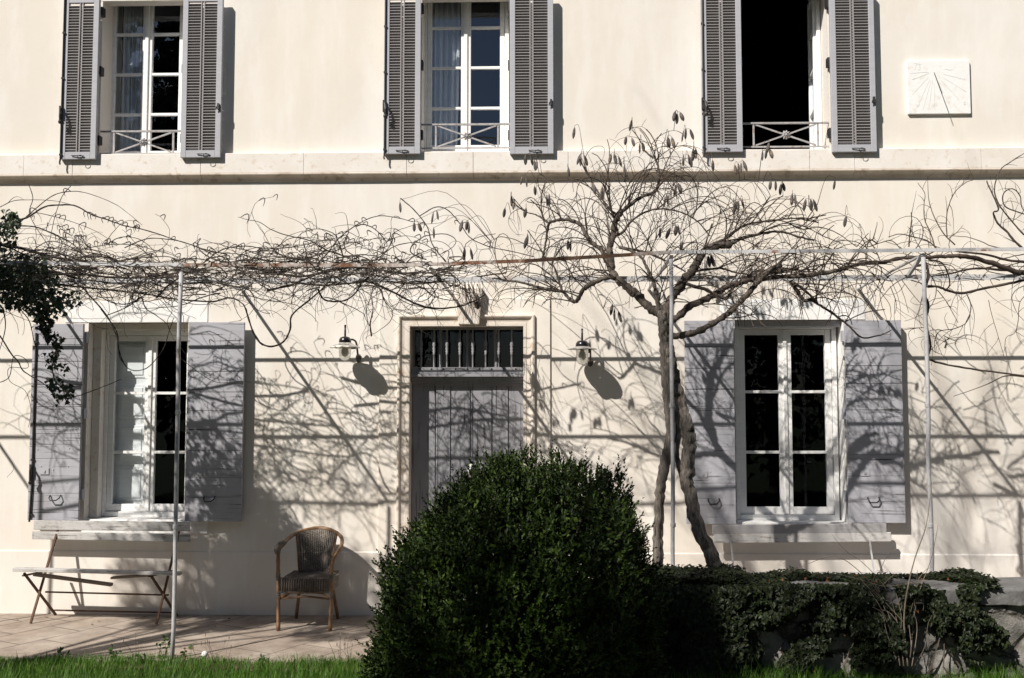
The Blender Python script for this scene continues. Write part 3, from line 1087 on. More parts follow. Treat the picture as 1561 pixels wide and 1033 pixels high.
#@@OBJECTS
# ------------------------------------------------------------------ sundial
sd0, sd1, sdz0, sdz1 = X(1383.5, 130, .026), X(1479, 130, .026), Z(1430, 173, .026), Z(1430, 92, .026)
sun_dial = thing('sundial', 'square white stone sundial fixed to the upper wall beside the open window', 'sundial', (sd0, 0, sdz0))
b = MB()
b.box(sd0, sd1, -0.026, -0.0005, sdz0, sdz1)
b.build('dial_plate', M['stone_white'], sun_dial, bevel=0.003)
en = MB()


def scratch(pts, w_=0.0035):
    q = [P(a, c, 0.0265) for a, c in pts]
    for i in range(len(q) - 1):
        en.bar((q[i].x, -0.0266, q[i].z), (q[i + 1].x, -0.0266, q[i + 1].z), w_, 0.0012, (0, 1, 0))


c0 = (1423, 109)
for e in ((1388, 111.5), (1391, 121), (1391, 144), (1397, 165), (1407, 167), (1416, 168), (1425, 167), (1473, 140), (1471, 121), (1462, 152), (1450, 165)):
    s_ = 0.22 if e[0] < 1424 else 0.3
    scratch([(c0[0] + (e[0] - c0[0]) * s_, c0[1] + (e[1] - c0[1]) * s_), e], 0.0020)
for st in ([(1393, 97), (1398, 96.5), (1394.5, 106)], [(1399, 97), (1403, 97.5), (1401, 101), (1403, 103), (1402, 106), (1399, 106)],
           [(1441, 105), (1447, 106.5), (1453, 106)], [(1391, 121), (1395, 119.5)], [(1470, 119), (1471, 122)], [(1473, 119), (1472.5, 123)],
           [(1469, 156), (1471.5, 155), (1470, 159.5), (1473, 159)], [(1475, 155), (1475, 159.5)], [(1397, 158), (1400, 163), (1402, 157.5)], [(1421, 157), (1423, 162), (1425, 157)],
           [(1427, 157), (1427, 162)]):
    scratch(st, 0.0022)
en.build('engraved_lines', M['engraving'], sun_dial)
gn = MB()
gr = P(1424, 109, 0.026)
gn.tube([(gr.x, -0.02, gr.z), (gr.x, -0.185, gr.z - 0.235)], 0.003, 6)
gn.build('gnomon', M['iron'], sun_dial)

# ------------------------------------------------------------------ wall lamps


def wall_lamp(px, py, label, cone, smat, capr):
    d_ = 0.215
    c = P(px, py, d_)
    root = thing('wall_lamp', label, 'lamp', (c.x, 0, c.z), 'wall lamps either side of the front door')
    b = MB()
    b.lathe(c, [(0.004, 0.155), (0.0085, 0.152), (0.0085, 0.05)], 8)
    b.lathe(c, [(0.010, 0.058), (capr * 0.75, 0.05), (capr, 0.03), (capr * 1.03, 0.008), (capr * 0.95, 0.0)], 20)
    b.build('lamp_cap', M['black_enamel'], root, smooth=True)
    b = MB()
    R_ = 0.121
    pr = [(capr * 0.9, 0.008), (0.085, -0.004 - cone * 0.55), (R_, -0.012 - cone), (R_ + 0.002, -0.015 - cone), (R_ - 0.004, -0.016 - cone), (0.08, -0.01 - cone * 0.6), (capr * 0.85, 0.0)]
    n = 36
    bb = MB()
    bb.lathe(c, pr, n)
    if cone > 0.01:     # fluted rim
        bb.v = [(x, y, z + 0.005 * math.cos(12 * math.atan2(y - c.y, x - c.x)) * min(1, max(0, (math.hypot(x - c.x, y - c.y) - 0.06) / 0.06))) for x, y, z in bb.v]
    bb.build('lamp_shade', smat, root, smooth=True)
    b = MB()
    b.lathe(c, [(0.048, 0.0), (0.051, -0.03), (0.051, -0.085), (0.044, -0.118), (0.026, -0.14), (0.004, -0.146)], 20)
    b.build('lamp_jar', M['jar'], root, smooth=True)
    b = MB()
    b.lathe(c, [(0.012, -0.01), (0.014, -0.03), (0.026, -0.06), (0.026, -0.085), (0.014, -0.105), (0.002, -0.11)], 12)
    b.build('bulb', M['enamel_white'], root, smooth=True)
    b = MB()
    arm = smooth_path([(c.x + 0.02, c.y + 0.03, c.z + 0.03), (c.x + 0.05, c.y + 0.075, c.z + 0.035), (c.x + 0.07, c.y + 0.12, c.z + 0.015), (c.x + 0.075, c.y + 0.155, c.z - 0.05), (c.x + 0.075, c.y + 0.185, c.z - 0.10), (c.x + 0.075, -0.006, c.z - 0.115)], 4)
    b.tube(arm, 0.0085, 8)
    b.build('lamp_arm', M['lamp_metal'], root, smooth=True)
    b = MB()
    b.box(c.x + 0.035, c.x + 0.075, c.y + 0.05, c.y + 0.085, c.z - 0.045, c.z - 0.012)
    b.build('switch_box', M['lamp_metal'], root, bevel=0.004)
    b = MB()
    b.lathe((c.x + 0.075, -0.002, c.z - 0.115), [(0.002, -0.04), (0.02, -0.026), (0.024, 0.0), (0.02, 0.026), (0.002, 0.04)], 12)
    b.v = [(x, -0.0005 + (y + 0.002) * 0.25 - 0.008, z) for x, y, z in b.v]
    b.build('wall_plate', M['lamp_metal'], root)


wall_lamp(526, 523, 'wall lamp with wide pale fluted shade, between plank shutter and front door', 0.022, M['enamel_white'], 0.05)
wall_lamp(887.5, 529, 'wall lamp with thin flat grey disc and black cap, between door and wisteria trunk', 0.003, M['enamel_grey'], 0.053)

# ------------------------------------------------------------------ pergola
PZ = 2.79
pergola = thing('pergola', 'rusty white iron pergola frame on thin poles along the house front', 'pergola', (0.9, -1.5, 0))


def front_z(x):
    """top rail, slightly sagging"""
    for (xa, za, xb, zb) in fr:
        if xa <= x <= xb:
            return za + (zb - za) * (x - xa) / (xb - xa)
    return PZ


frp = [(-250, 399), (0, 400), (276, 403.5), (620, 404), (800, 397.5), (960, 388), (1022, 384), (1408, 381), (1561, 379.5), (1850, 378)]
frw = [P(a, c, 1.5) for a, c in frp]
fr = [(frw[i].x, frw[i].z, frw[i + 1].x, frw[i + 1].z) for i in range(len(frw) - 1)]
for i in range(len(frw) - 1):
    mat = (M['white_rust'], M['white_rust'], M['half_rust'], M['half_rust'], M['rust'], M['half_rust'], M['white_rust'], M['white_rust'], M['white_rust'])[i]
    b = MB()
    a, c = frw[i], frw[i + 1]
    e = 0.004 * (i % 2)
    b.bar((a.x, -1.5 - e, a.z), (c.x, -1.5 - e, c.z), 0.010, 0.024)
    b.build('front_rail', mat, pergola)
for d_ in (0.5, 1.0):
    b = MB()
    zc_ = 2.762 if d_ < 0.7 else 2.718
    b.bar((-6.5, -d_, zc_ - 0.014), (6.5, -d_, zc_ + 0.006), 0.008, 0.026)
    b.build('middle_rail', M['white_rust'], pergola)
for x_ in (-5.6, -4.25, -2.573, -0.80, 0.901, 2.66, 4.4):
    b = MB()
    zf = front_z(x_)
    b.bar((x_, -0.005, 2.74), (x_ + 0.01, -1.485, zf - 0.025), 0.024, 0.012)
    b.build('cross_bar', M['white_rust'], pergola)
for (x_, mat) in ((-5.45, 'white_pole'), (-2.573, 'white_pole'), (0.901, 'white_pole'), (2.66, 'white_pole')):
    b = MB()
    zt = front_z(x_)
    pts = [(x_ + rng.uniform(-0.006, 0.006), -1.5 + rng.uniform(-0.004, 0.004), zt * k / 10 - 0.05) for k in range(11)]
    b.tube(pts, 0.0148, 10)
    b.build('post', M[mat], pergola, smooth=True)
    for zc in (0.62, 0.33):
        c = MB()
        c.lathe((x_, -1.5, zt * zc), [(0.0143, -0.016), (0.019, -0.012), (0.019, 0.012), (0.0143, 0.016)], 10)
        c.build('pipe_collar', M['white_pole'], pergola)
b = MB()
a = P(1406, 388, 1.48)
c = P(1385, 419, 1.30)
b.bar(a, c, 0.022, 0.022)
b.build('corner_brace', M['white_rust'], pergola)

# ------------------------------------------------------------------ slatted folding benches


def tbar(b, p, q, w_=0.016):
    b.bar(p, q, w_, w_, (1, 0, 0))


xL, xR = X(66, 880, .25), X(254, 880, .25)
bench = thing('garden_bench', 'broken folding bench of weathered slats with fallen seat plank, on the paved terrace', 'bench', ((xL + xR) / 2, -0.25, 0), 'folding slatted benches under the ground floor windows')
for xx in (xL, xR):
    b = MB()
    tbar(b, (xx - 0.02, -0.40, 0.003), (xx + 0.055, -0.115, 0.745))
    b.build('leg', M['rust'], bench)
    b = MB()
    tbar(b, (xx + 0.028, -0.07, 0.003), (xx - 0.075 + (0.02 if xx > -3 else 0), -0.42, 0.405))
    b.build('leg', M['rust'], bench)
b = MB()
tbar(b, (xL + 0.018, -0.245, 0.225), (xR + 0.018, -0.245, 0.205), 0.012)
b.build('stretcher', M['rust'], bench)
b = MB()
tbar(b, (xL + 0.02, -0.085, 0.045), (xR + 0.02, -0.085, 0.030), 0.012)
b.build('stretcher', M['rust'], bench)
for (pa, ya, pb, yb, hh, mat) in ((52, 800, 289, 802.5, 0.078, 'old_wood'), (50, 815.5, 290, 820, 0.064, 'old_wood')):
    a, c = P(pa, ya, .135), P(pb, yb, .135)
    b = MB()
    b.bar(a, c, 0.022, hh)
    b.build('backrest_slat', M[mat], bench, bevel=0.004)
b = MB()
for k, d_ in enumerate((0.43, 0.345)):
    a, c = P(22 + 12 * k, 867.5, d_), P(276, 874, d_)
    b = MB()
    b.bar(a, c, 0.07, 0.026)
    b.build('seat_slat', M['old_wood'] if k == 0 else M['grey_wood'], bench, bevel=0.004)
for xx in (xL, xR):
    b = MB()
    b.bar((xx - 0.075, -0.44, 0.388), (xx + 0.03, -0.12, 0.388), 0.02, 0.012)
    b.build('seat_bearer', M['rust'], bench)
b = MB()
b.bar(P(52, 875, .40), P(171, 891, .34), 0.055, 0.024)
b.build('broken_slat', M['old_wood_brown'], bench, bevel=0.004)
b = MB()
b.bar(P(170, 880.5, .37), P(236, 876, .37), 0.05, 0.018)
b.build('broken_slat', M['old_wood_brown'], bench, bevel=0.004)

xL, xR = X(1118, 850, .2), X(1331, 850, .2)
bench = thing('garden_bench', 'pale slatted folding bench half hidden behind the ivy covered garden wall', 'bench', ((xL + xR) / 2, -0.25, 0), 'folding slatted benches under the ground floor windows')
for xx in (xL, xR):
    b = MB()
    tbar(b, (xx + 0.008, -0.36, 0.003), (xx - 0.008, -0.118, 0.72), 0.012)
    b.build('leg', M['white_pole'], bench)
    b = MB()
    tbar(b, (xx - 0.01, -0.07, 0.003), (xx + 0.01, -0.42, 0.40), 0.012)
    b.build('leg', M['white_pole'], bench)
for (pa, ya, pb, yb, hh, mat) in ((1086, 807, 1351, 804.5, 0.075, 'grey_wood'), (1088, 820.5, 1358, 818, 0.075, 'old_wood')):
    a, c = P(pa, ya, .135), P(pb, yb, .135)
    b = MB()
    b.bar(a, c, 0.022, hh)
    b.build('backrest_slat', M[mat], bench, bevel=0.004)
for d_ in (0.43, 0.33, 0.23):
    a, c = P(1108, 884, d_), P(1376, 880, d_)
    z_ = P(1240, 882, 0.43).z
    b = MB()
    b.bar((a.x, -d_, z_), (c.x, -d_, z_ + 0.01), 0.075, 0.022)
    b.build('seat_slat', M['old_wood'], bench, bevel=0.004)
b = MB()
tbar(b, (xL, -0.245, 0.22), (xR, -0.245, 0.22), 0.012)
b.build('stretcher', M['white_pole'], bench)

# ------------------------------------------------------------------ rattan armchair
ox = X(465, 950, .6)
chair = thing('rattan_armchair', 'brown rattan armchair with curved wicker back standing against the wall', 'armchair', (ox, -0.38, 0))
fy = -0.60
fl, frt = X(424.5, 900, .6), X(504.5, 900, .6)
SZ = 0.40
# one bent cane makes the front legs, the arms and the top of the back
hoop_l = [(fl + 0.003, fy, 0.0), (fl, fy, 0.2), (fl - 0.004, fy, 0.42), (fl - 0.008, fy + 0.005, 0.56)]
hoop_r = [(frt - 0.003, fy, 0.0), (frt, fy, 0.2), (frt + 0.004, fy, 0.42), (frt + 0.012, fy + 0.005, 0.54)]
b = MB()
arc_pts = hoop_l + [(fl - 0.006, fy + 0.03, 0.625), (fl + 0.01, fy + 0.10, 0.655), (fl + 0.015, fy + 0.24, 0.685), (fl + 0.06, fy + 0.37, 0.715), (fl + 0.17, fy + 0.445, 0.74), (fl + 0.27, fy + 0.445, 0.74),
                    (frt - 0.04, fy + 0.38, 0.715), (frt + 0.03, fy + 0.26, 0.685), (frt + 0.055, fy + 0.12, 0.645), (frt + 0.038, fy + 0.04, 0.60)] + hoop_r[::-1]
hp = smooth_path(arc_pts, 5)
b.tube(hp, [0.0155 + 0.0012 * math.sin(i * 1.9) for i in range(len(hp))], 10)
frame = b.build('cane_frame', M['cane'], chair, smooth=True)
b = MB()
for k in range(3):   # wrapped bindings
    for (cx_, cz_) in ((fl - 0.002, 0.26), (frt + 0.002, 0.26), (fl - 0.004, 0.40), (frt + 0.004, 0.40)):
        b.lathe((cx_, fy, cz_ + k * 0.018), [(0.0165, -0.009), (0.0195, -0.003), (0.0195, 0.003), (0.0165, 0.009)], 10)
b.build('binding', M['weave'], frame)
b = MB()
knot = smooth_path([(fl - 0.012, fy + 0.002, 0.60), (fl - 0.012, fy - 0.004, 0.64), (fl + 0.01, fy + 0.03, 0.67), (fl + 0.03, fy + 0.06, 0.675)], 3)
b.tube(knot, [0.022, 0.026, 0.027, 0.028, 0.026, 0.025, 0.025, 0.024, 0.022, 0.02], 8)
b.build('arm_wrap', M['weave'], frame, smooth=True)
for (xa, ya, xb, yb) in ((fl + 0.075, fy + 0.38, fl + 0.03, fy + 0.47), (frt - 0.075, fy + 0.38, frt - 0.035, fy + 0.47)):
    b = MB()
    b.tube(smooth_path([(xa, ya, SZ), (xa, ya + 0.02, 0.3), (xb, yb, 0.0)], 4), 0.0145, 8)
    b.build('leg', M['cane'], chair, smooth=True)
# seat with woven apron
b = MB()
ring = []
for k in range(36):
    a = 2 * math.pi * k / 36
    rx, ry = (frt - fl) / 2 + 0.0, 0.215
    cx_ = (fl + frt) / 2
    sx = math.copysign(abs(math.cos(a)) ** 0.55, math.cos(a)) * rx
    sy = math.copysign(abs(math.sin(a)) ** 0.55, math.sin(a)) * ry
    ring.append((cx_ + sx, fy + 0.215 + sy))
n0 = len(b.v)
for zz in (SZ - 0.10, SZ - 0.05, SZ - 0.008):
    for (a, c) in ring:
        b.v.append((a, c, zz))
for q in range(2):
    for k in range(36):
        b.f.append((n0 + q * 36 + k, n0 + q * 36 + (k + 1) % 36, n0 + (q + 1) * 36 + (k + 1) % 36, n0 + (q + 1) * 36 + k))
b.f.append(tuple(n0 + 72 + k for k in range(36)))
seat = b.build('seat', M['weave'], chair)
b = MB()
for k in range(22):
    s = k / 21
    xx = fl + 0.012 + (frt - fl - 0.024) * s
    yy = fy - 0.008 + 0.012 * abs(2 * s - 1) ** 3
    b.tube([(xx, yy, SZ - 0.10), (xx, yy - 0.004, SZ - 0.05), (xx, yy - 0.001, SZ - 0.002), (xx, yy + 0.03, SZ + 0.004)], 0.0062, 6)
b.tube([(fl, fy - 0.004, SZ - 0.10), (frt, fy - 0.004, SZ - 0.10)], 0.008, 6)
for k in range(24):
    yy = fy + 0.03 + 0.38 * k / 23
    b.tube([(fl + 0.02, yy, SZ - 0.004), (frt - 0.02, yy, SZ - 0.004)], 0.006, 5)
b.build('apron_weave', M['weave_pale'], seat, smooth=True)
# curved back panel
b = MB()
nb = 19
tops, bots = [], []
for k in range(nb):
    s = k / (nb - 1)
    u_ = 2 * s - 1
    xt = fl + 0.215 + 0.165 * u_ + 0.005
    xb_ = fl + 0.215 + 0.125 * u_
    yt = fy + 0.44 - 0.10 * u_ * u_
    zt_ = 0.735 - 0.03 * u_ * u_
    tops.append(Vector((xt, yt, zt_)))
    bots.append(Vector((xb_, fy + 0.40 - 0.09 * u_ * u_, SZ)))
for k in range(nb):
    mid_ = (tops[k] + bots[k]) / 2 + Vector((0, 0.012, 0))
    b.tube(smooth_path([bots[k], mid_, tops[k]], 3), 0.0055, 5)
for j in range(34):
    t_ = (j + 0.5) / 34
    row = []
    for k in range(nb):
        q = bots[k].lerp(tops[k], t_)
        row.append(q + Vector((0, 0.012 * 4 * t_ * (1 - t_) + (0.0055 if (k + j) % 2 else -0.0055), 0)))
    b.tube(row, 0.0042, 4)
b.build('backrest', M['weave'], chair, smooth=True)
for k in (0, nb - 1):
    b = MB()
    b.tube([bots[k] + Vector((0, -0.002, -0.02)), (tops[k] + bots[k]) / 2, tops[k]], 0.009, 6)
    b.build('back_post', M['cane'], chair, smooth=True)
b = MB()
for sgn, xx in ((1, fl), (-1, frt)):
    b.tube(smooth_path([(xx, fy, 0.255), (xx + sgn * 0.035, fy + 0.002, 0.275), (xx + sgn * 0.10, fy + 0.004, 0.292), (xx + sgn * 0.2, fy + 0.004, 0.294)], 4), 0.008, 6)
b.tube([(fl, fy + 0.012, 0.245), ((fl + frt) / 2, fy + 0.012, 0.265), (frt, fy + 0.012, 0.245)], 0.0095, 6)
b.tube([(fl + 0.002, fy + 0.012, 0.24), (fl + 0.07, fy + 0.39, 0.26)], 0.009, 6)
b.tube([(frt - 0.002, fy + 0.012, 0.24), (frt - 0.07, fy + 0.39, 0.26)], 0.009, 6)
b.build('stretcher', M['cane'], chair, smooth=True)

# ------------------------------------------------------------------ low garden wall of rubble with coping slabs
GW0, GW1, GY0, GY1 = X(1000, 950, 1.8), 7.0, -1.93, -1.60
ZT0, ZT1 = Z(1200, 900, 1.75), Z(1550, 894, 1.93)
gw = thing('garden_wall', 'low grey rubble garden wall with stone coping in front of the terrace', 'wall', ((GW0 + GW1) / 2, -1.93, 0))
b = MB()
nx, nz = 150, 14
zt_ = ZT1 - 0.125
for j in range(nz + 1):
    for i in range(nx + 1):
        xx = GW0 + (GW1 - GW0) * i / nx
        zz = -0.1 + (zt_ + 0.1) * j / nz
        nv = math.sin(xx * 7.3 + zz * 5) * 0.02 + math.sin(xx * 17 + 3 * math.sin(zz * 13)) * 0.016 + math.sin(zz * 23 + xx * 9) * 0.012 + rng.uniform(-0.008, 0.008)
        b.v.append((xx, GY0 + 0.03 + nv, zz))
for j in range(nz):
    for i in range(nx):
        a = j * (nx + 1) + i
        b.f.append((a, a + 1, a + nx + 2, a + nx + 1))
b.box(GW0, GW1, GY0 + 0.1, GY1, -0.1, zt_)
b.build('rubble_face', M['rubble'], gw, smooth=True)
xx = GW0 - 0.02
while xx < GW1:
    L = rng.uniform(0.7, 1.15)
    b = MB()
    dz = rng.uniform(-0.006, 0.006)
    n0 = len(b.v)
    nseg = 8
    for s in range(nseg + 1):
        x_ = xx + 0.004 + (L - 0.008) * s / nseg
        e = [rng.uniform(-0.006, 0.006) for _ in range(4)]
        for (yy, zz) in ((GY0 - 0.035 + e[0], zt_ + 0.012 + e[1]), (GY1 + 0.03, zt_ + 0.012), (GY1 + 0.03, ZT1 + dz + e[3]), (GY0 - 0.02, ZT1 + dz + e[2]), (GY0 - 0.038 + e[0], ZT1 - 0.02 + dz)):
            b.v.append((x_, yy, zz))
    for s in range(nseg):
        for k in range(5):
            l = (k + 1) % 5
            b.f.append((n0 + s * 5 + k, n0 + s * 5 + l, n0 + (s + 1) * 5 + l, n0 + (s + 1) * 5 + k))
    b.f.append(tuple(n0 + k for k in range(5)))
    b.f.append(tuple(n0 + nseg * 5 + k for k in range(5)))
    b.build('coping_slab', M['coping'], gw, bevel=0.006)
    xx += L

# ------------------------------------------------------------------ leaves


def orient(n, up_bias=0.0):
    v = nrng.normal(size=(n, 3))
    v[:, 2] += up_bias
    return v / np.linalg.norm(v, axis=1, keepdims=True)


def leaf_polys(pos, tip, nrm, size, template, polys):
    """template: (k,3) of u across, v along, w lift; polys: list of quads of template indices"""
    tip = tip / np.linalg.norm(tip, axis=1, keepdims=True)
    side = np.cross(tip, nrm)
    side /= np.maximum(np.linalg.norm(side, axis=1, keepdims=True), 1e-6)
    nn = np.cross(side, tip)
    T = np.array(template)
    W = (pos[:, None, :] + size[:, None, None] * (T[None, :, 0:1] * side[:, None, :] + T[None, :, 1:2] * tip[:, None, :] + T[None, :, 2:3] * nn[:, None, :]))
    k = len(T)
    verts = W.reshape(-1, 3)
    faces = np.concatenate([np.array(polys)[None, :, :] + (np.arange(len(pos)) * k)[:, None, None]], axis=0).reshape(-1, 4)
    return verts, faces


IVY_T = [(0, 0, 0), (-0.48, 0.08, 0.06), (-0.30, 0.42, 0.07), (0, 1, -0.05), (0.30, 0.42, 0.07), (0.48, 0.08, 0.06)]
IVY_F = [(0, 3, 2, 1), (0, 5, 4, 3)]
BOX_T = [(0, 0, 0), (-0.26, 0.45, 0.06), (0, 1, 0), (0.26, 0.45, 0.06)]
BOX_F = [(0, 3, 2, 1)]
OVAL_T = [(0, 0, 0), (-0.3, 0.3, 0.05), (-0.22, 0.75, 0.04), (0, 1, -0.02), (0.22, 0.75, 0.04), (0.3, 0.3, 0.05)]
OVAL_F = [(0, 3, 2, 1), (0, 5, 4, 3)]


def fbm(p, s, seed=0):
    """cheap smooth noise for shaping"""
    q = p * s + seed
    return (np.sin(q[:, 0] * 1.7 + 1.3 * np.sin(q[:, 1] * 1.1 + 0.5)) + np.sin(q[:, 1] * 1.9 + 1.1 * np.sin(q[:, 2] * 1.3)) + np.sin(q[:, 2] * 2.1 + 1.2 * np.sin(q[:, 0] * 0.9 + 2))) / 3


# box bush ---------------------------------------------------------------
bc = P(800, 930, 2.85)
bush = thing('box_bush', 'large rounded dark green bush in front of the grey front door', 'bush', (bc.x, bc.y, -0.03))
sb = 1560 / (8.67 - 2.85)
RX, RY, ZTOP = 208 / sb, 0.85, P(820, 697, 2.85).z
CZ = 0.42


def bush_surf(th, ph, k=1.0):
    """superellipsoid with lobes; th azimuth, ph elevation"""
    ce, se = np.cos(ph), np.sin(ph)
    d_ = np.stack([np.cos(th) * ce, np.sin(th) * ce, se], 1)
    e = 2.35
    rz = np.where(se > 0, ZTOP - CZ, CZ + 0.05)
    rad = (np.abs(d_[:, 0] / RX) ** e + np.abs(d_[:, 1] / RY) ** e + np.abs(d_[:, 2] / rz) ** e) ** (-1 / e)
    lob = 1 + 0.14 * np.array([mnoise.fractal(Vector(v) * 2.1, 0.7, 2.2, 5) for v in d_.tolist()])
    p_ = d_ * (rad * lob * k)[:, None]
    p_[:, 0] += 0.10 * np.clip(p_[:, 2], 0, 2) + 0.0
    return p_ + np.array([bc.x - 0.05, bc.y, CZ]), d_


NS = 7200
th = nrng.uniform(0, 2 * np.pi, NS)
ph = np.arcsin(nrng.uniform(-0.45, 1, NS))
kk = 1 - np.abs(nrng.normal(0, 0.07, NS))
base, dirs = bush_surf(th, ph, kk * 0.95)
sdir = dirs * 0.75 + orient(NS) * 0.45 + np.array([0, 0, 0.55])
sdir /= np.linalg.norm(sdir, axis=1, keepdims=True)
slen = nrng.uniform(0.05, 0.13, NS) * np.where(nrng.random(NS) < 0.10, 1.5, 1.0)
NL = 14
pos, tip, nr, sz = [], [], [], []
for j in range(NL):
    t_ = (j + 0.6) / NL
    p_ = base + sdir * (slen * t_)[:, None]
    r_ = orient(NS)
    r_ -= sdir * np.sum(r_ * sdir, axis=1, keepdims=True)
    r_ /= np.linalg.norm(r_, axis=1, keepdims=True)
    pos.append(p_)
    tp = r_ * 0.8 + sdir * (0.55 + 0.7 * t_)
    tip.append(tp)
    nr.append(sdir + orient(NS) * 0.35)
    sz.append(nrng.uniform(0.021, 0.036, NS) * (1.05 - 0.35 * t_))
pos, tip, nr, sz = map(np.concatenate, (pos, tip, nr, sz))
keep = pos[:, 2] > 0.0
v_, f_ = leaf_polys(pos[keep], tip[keep], nr[keep], sz[keep], BOX_T, BOX_F)
indexed_mesh('foliage', v_, f_, M['box_leaf'], bush)
b = MB()
for k in range(46):
    a = rng.uniform(0, 6.28)
    e = rng.uniform(0.1, 1.5)
    en_, _ = bush_surf(np.array([a]), np.array([e]), np.array([0.92]))
    s0 = Vector((bc.x + rng.uniform(-0.12, 0.12), bc.y + rng.uniform(-0.12, 0.12), -0.05))
    m_ = s0.lerp(Vector(en_[0]), 0.5) + Vector((rng.uniform(-.1, .1), rng.uniform(-.1, .1), 0.05))
    b.tube(smooth_path([s0, m_, Vector(en_[0])], 3), [0.02, 0.018, 0.015, 0.012, 0.009, 0.006, 0.004], 5)
b.build('stems', M['limb'], bush)
NI = 18000
th = nrng.uniform(0, 2 * np.pi, NI)
ph = np.arcsin(nrng.uniform(-0.4, 1, NI))
pin, din = bush_surf(th, ph, nrng.uniform(0.72, 0.88, NI))
v_, f_ = leaf_polys(pin, orient(NI), din + orient(NI) * 0.4, nrng.uniform(0.05, 0.08, NI), BOX_T, BOX_F)
indexed_mesh('inner_foliage', v_, f_, M['box_leaf'], bush)

# ivy on the garden wall ---------------------------------------------------------------
ivy = thing('wall_ivy', 'dark ivy spreading over the low rubble garden wall', 'ivy', (1.9, -2.0, 0))


def ivy_density(x, z):
    """how thick the ivy stands at a place on the wall face"""
    px_ = 826 + x * 1560 / 6.74
    q = np.stack([x, z, x * 0 + 1.0], 1)
    n_ = 0.5 + 0.95 * np.array([mnoise.fractal(Vector((a * 3.0, c * 3.6, 3.1)), 0.55, 2.2, 6) for a, c in zip(x, z)])
    d_ = np.ones_like(x) * 0.80
    d_ = np.where(px_ < 1120, 1.25, d_)
    d_ = np.where(px_ > 1290, 0.70, d_)
    d_ = np.where((px_ > 1370) & (px_ < 1440), 0.42, d_)
    d_ = np.where((px_ > 1440) & (px_ < 1500), 0.72, d_)
    d_ = np.where(px_ > 1502 + 40 * np.sin(z * 9), -1, d_)
    d_ = d_ + 0.9 * (z - 0.30)
    return d_ - n_


NI = 60000
x_ = nrng.uniform(GW0 - 0.1, X(1525, 950, 1.93), NI)
z_ = nrng.uniform(0.0, ZT1 + 0.02, NI)
den = ivy_density(x_, z_)
keep = den > 0.16
x_, z_, den = x_[keep], z_[keep], den[keep]
n_ = len(x_)
depth = nrng.uniform(0, 1, n_) ** 1.3 * np.clip(0.02 + den * 0.2, 0.02, 0.2)
pos = np.stack([x_, GY0 - 0.015 - depth, z_], 1)
tip = np.stack([nrng.normal(0, .5, n_), nrng.normal(-0.2, .3, n_), nrng.normal(-0.8, .4, n_)], 1)
nrm_ = np.stack([nrng.normal(0, .35, n_), -np.ones(n_), nrng.normal(0.45, .3, n_)], 1)
sz = nrng.uniform(0.016, 0.036, n_)
v1, f1 = leaf_polys(pos, tip, nrm_, sz, IVY_T, IVY_F)
# over the coping
NT = 17000
x_ = np.concatenate([nrng.uniform(GW0 - 0.1, X(1400, 890, 1.8), NT // 2), nrng.uniform(GW0 - 0.1, X(1130, 890, 1.8), NT // 4), nrng.uniform(X(1395, 890, 1.8), X(1505, 890, 1.8), NT // 4)])
y_ = nrng.uniform(GY0 - 0.06, GY1 + 0.06, len(x_))
hump = 0.015 + 0.022 * np.clip(np.sin(x_ * 5.1) + np.sin(x_ * 11.3 + 1), 0, 2) * (x_ > 1.2) + np.where(x_ < 1.35, 0.05, 0)
z_ = ZT1 + nrng.uniform(0, 1, len(x_)) ** 1.6 * hump + 0.004
q = np.stack([x_, y_, z_], 1)
keep = (fbm(q, 5, 2) > -0.25) | (x_ < 1.5)
q = q[keep]
n_ = len(q)
v2, f2 = leaf_polys(q, np.stack([nrng.normal(0, .7, n_), nrng.normal(-0.5, .5, n_), nrng.normal(-0.15, .3, n_)], 1), np.stack([nrng.normal(0, .4, n_), nrng.normal(-0.3, .4, n_), np.ones(n_)], 1), nrng.uniform(0.016, 0.036, n_), IVY_T, IVY_F)
indexed_mesh('leaves', np.concatenate([v1, v2]), np.concatenate([f1, f2 + len(v1)]), M['ivy_dry'], ivy)
nd = 44
q = np.stack([nrng.uniform(GW0 + .5, X(1500, 950, 1.93), nd), GY0 - nrng.uniform(0.05, 0.12, nd), nrng.uniform(0.0, ZT1, nd)], 1)
q[:26, 1] = nrng.uniform(GY0, GY1, 26)
q[:26, 2] = ZT1 + 0.02
v_, f_ = leaf_polys(q, orient(nd), orient(nd) + np.array([0, -1, .5]), nrng.uniform(0.014, 0.026, nd), IVY_T, IVY_F)
indexed_mesh('dead_leaves', v_, f_, M['dead_leaf'], ivy)
b = MB()
for k in range(14):
    xx = rng.uniform(GW0 + 0.2, X(1490, 950, 1.93))
    pts = [(xx, GY0 - 0.02, -0.02)]
    for s in range(6):
        xx += rng.uniform(-0.08, 0.08)
        pts.append((xx, GY0 - rng.uniform(0.015, 0.03), 0.1 * (s + 1)))
    b.tube(pts, [0.006, 0.006, 0.005, 0.004, 0.004, 0.003, 0.002], 4)
b.build('stems', M['vine_twig'], ivy)

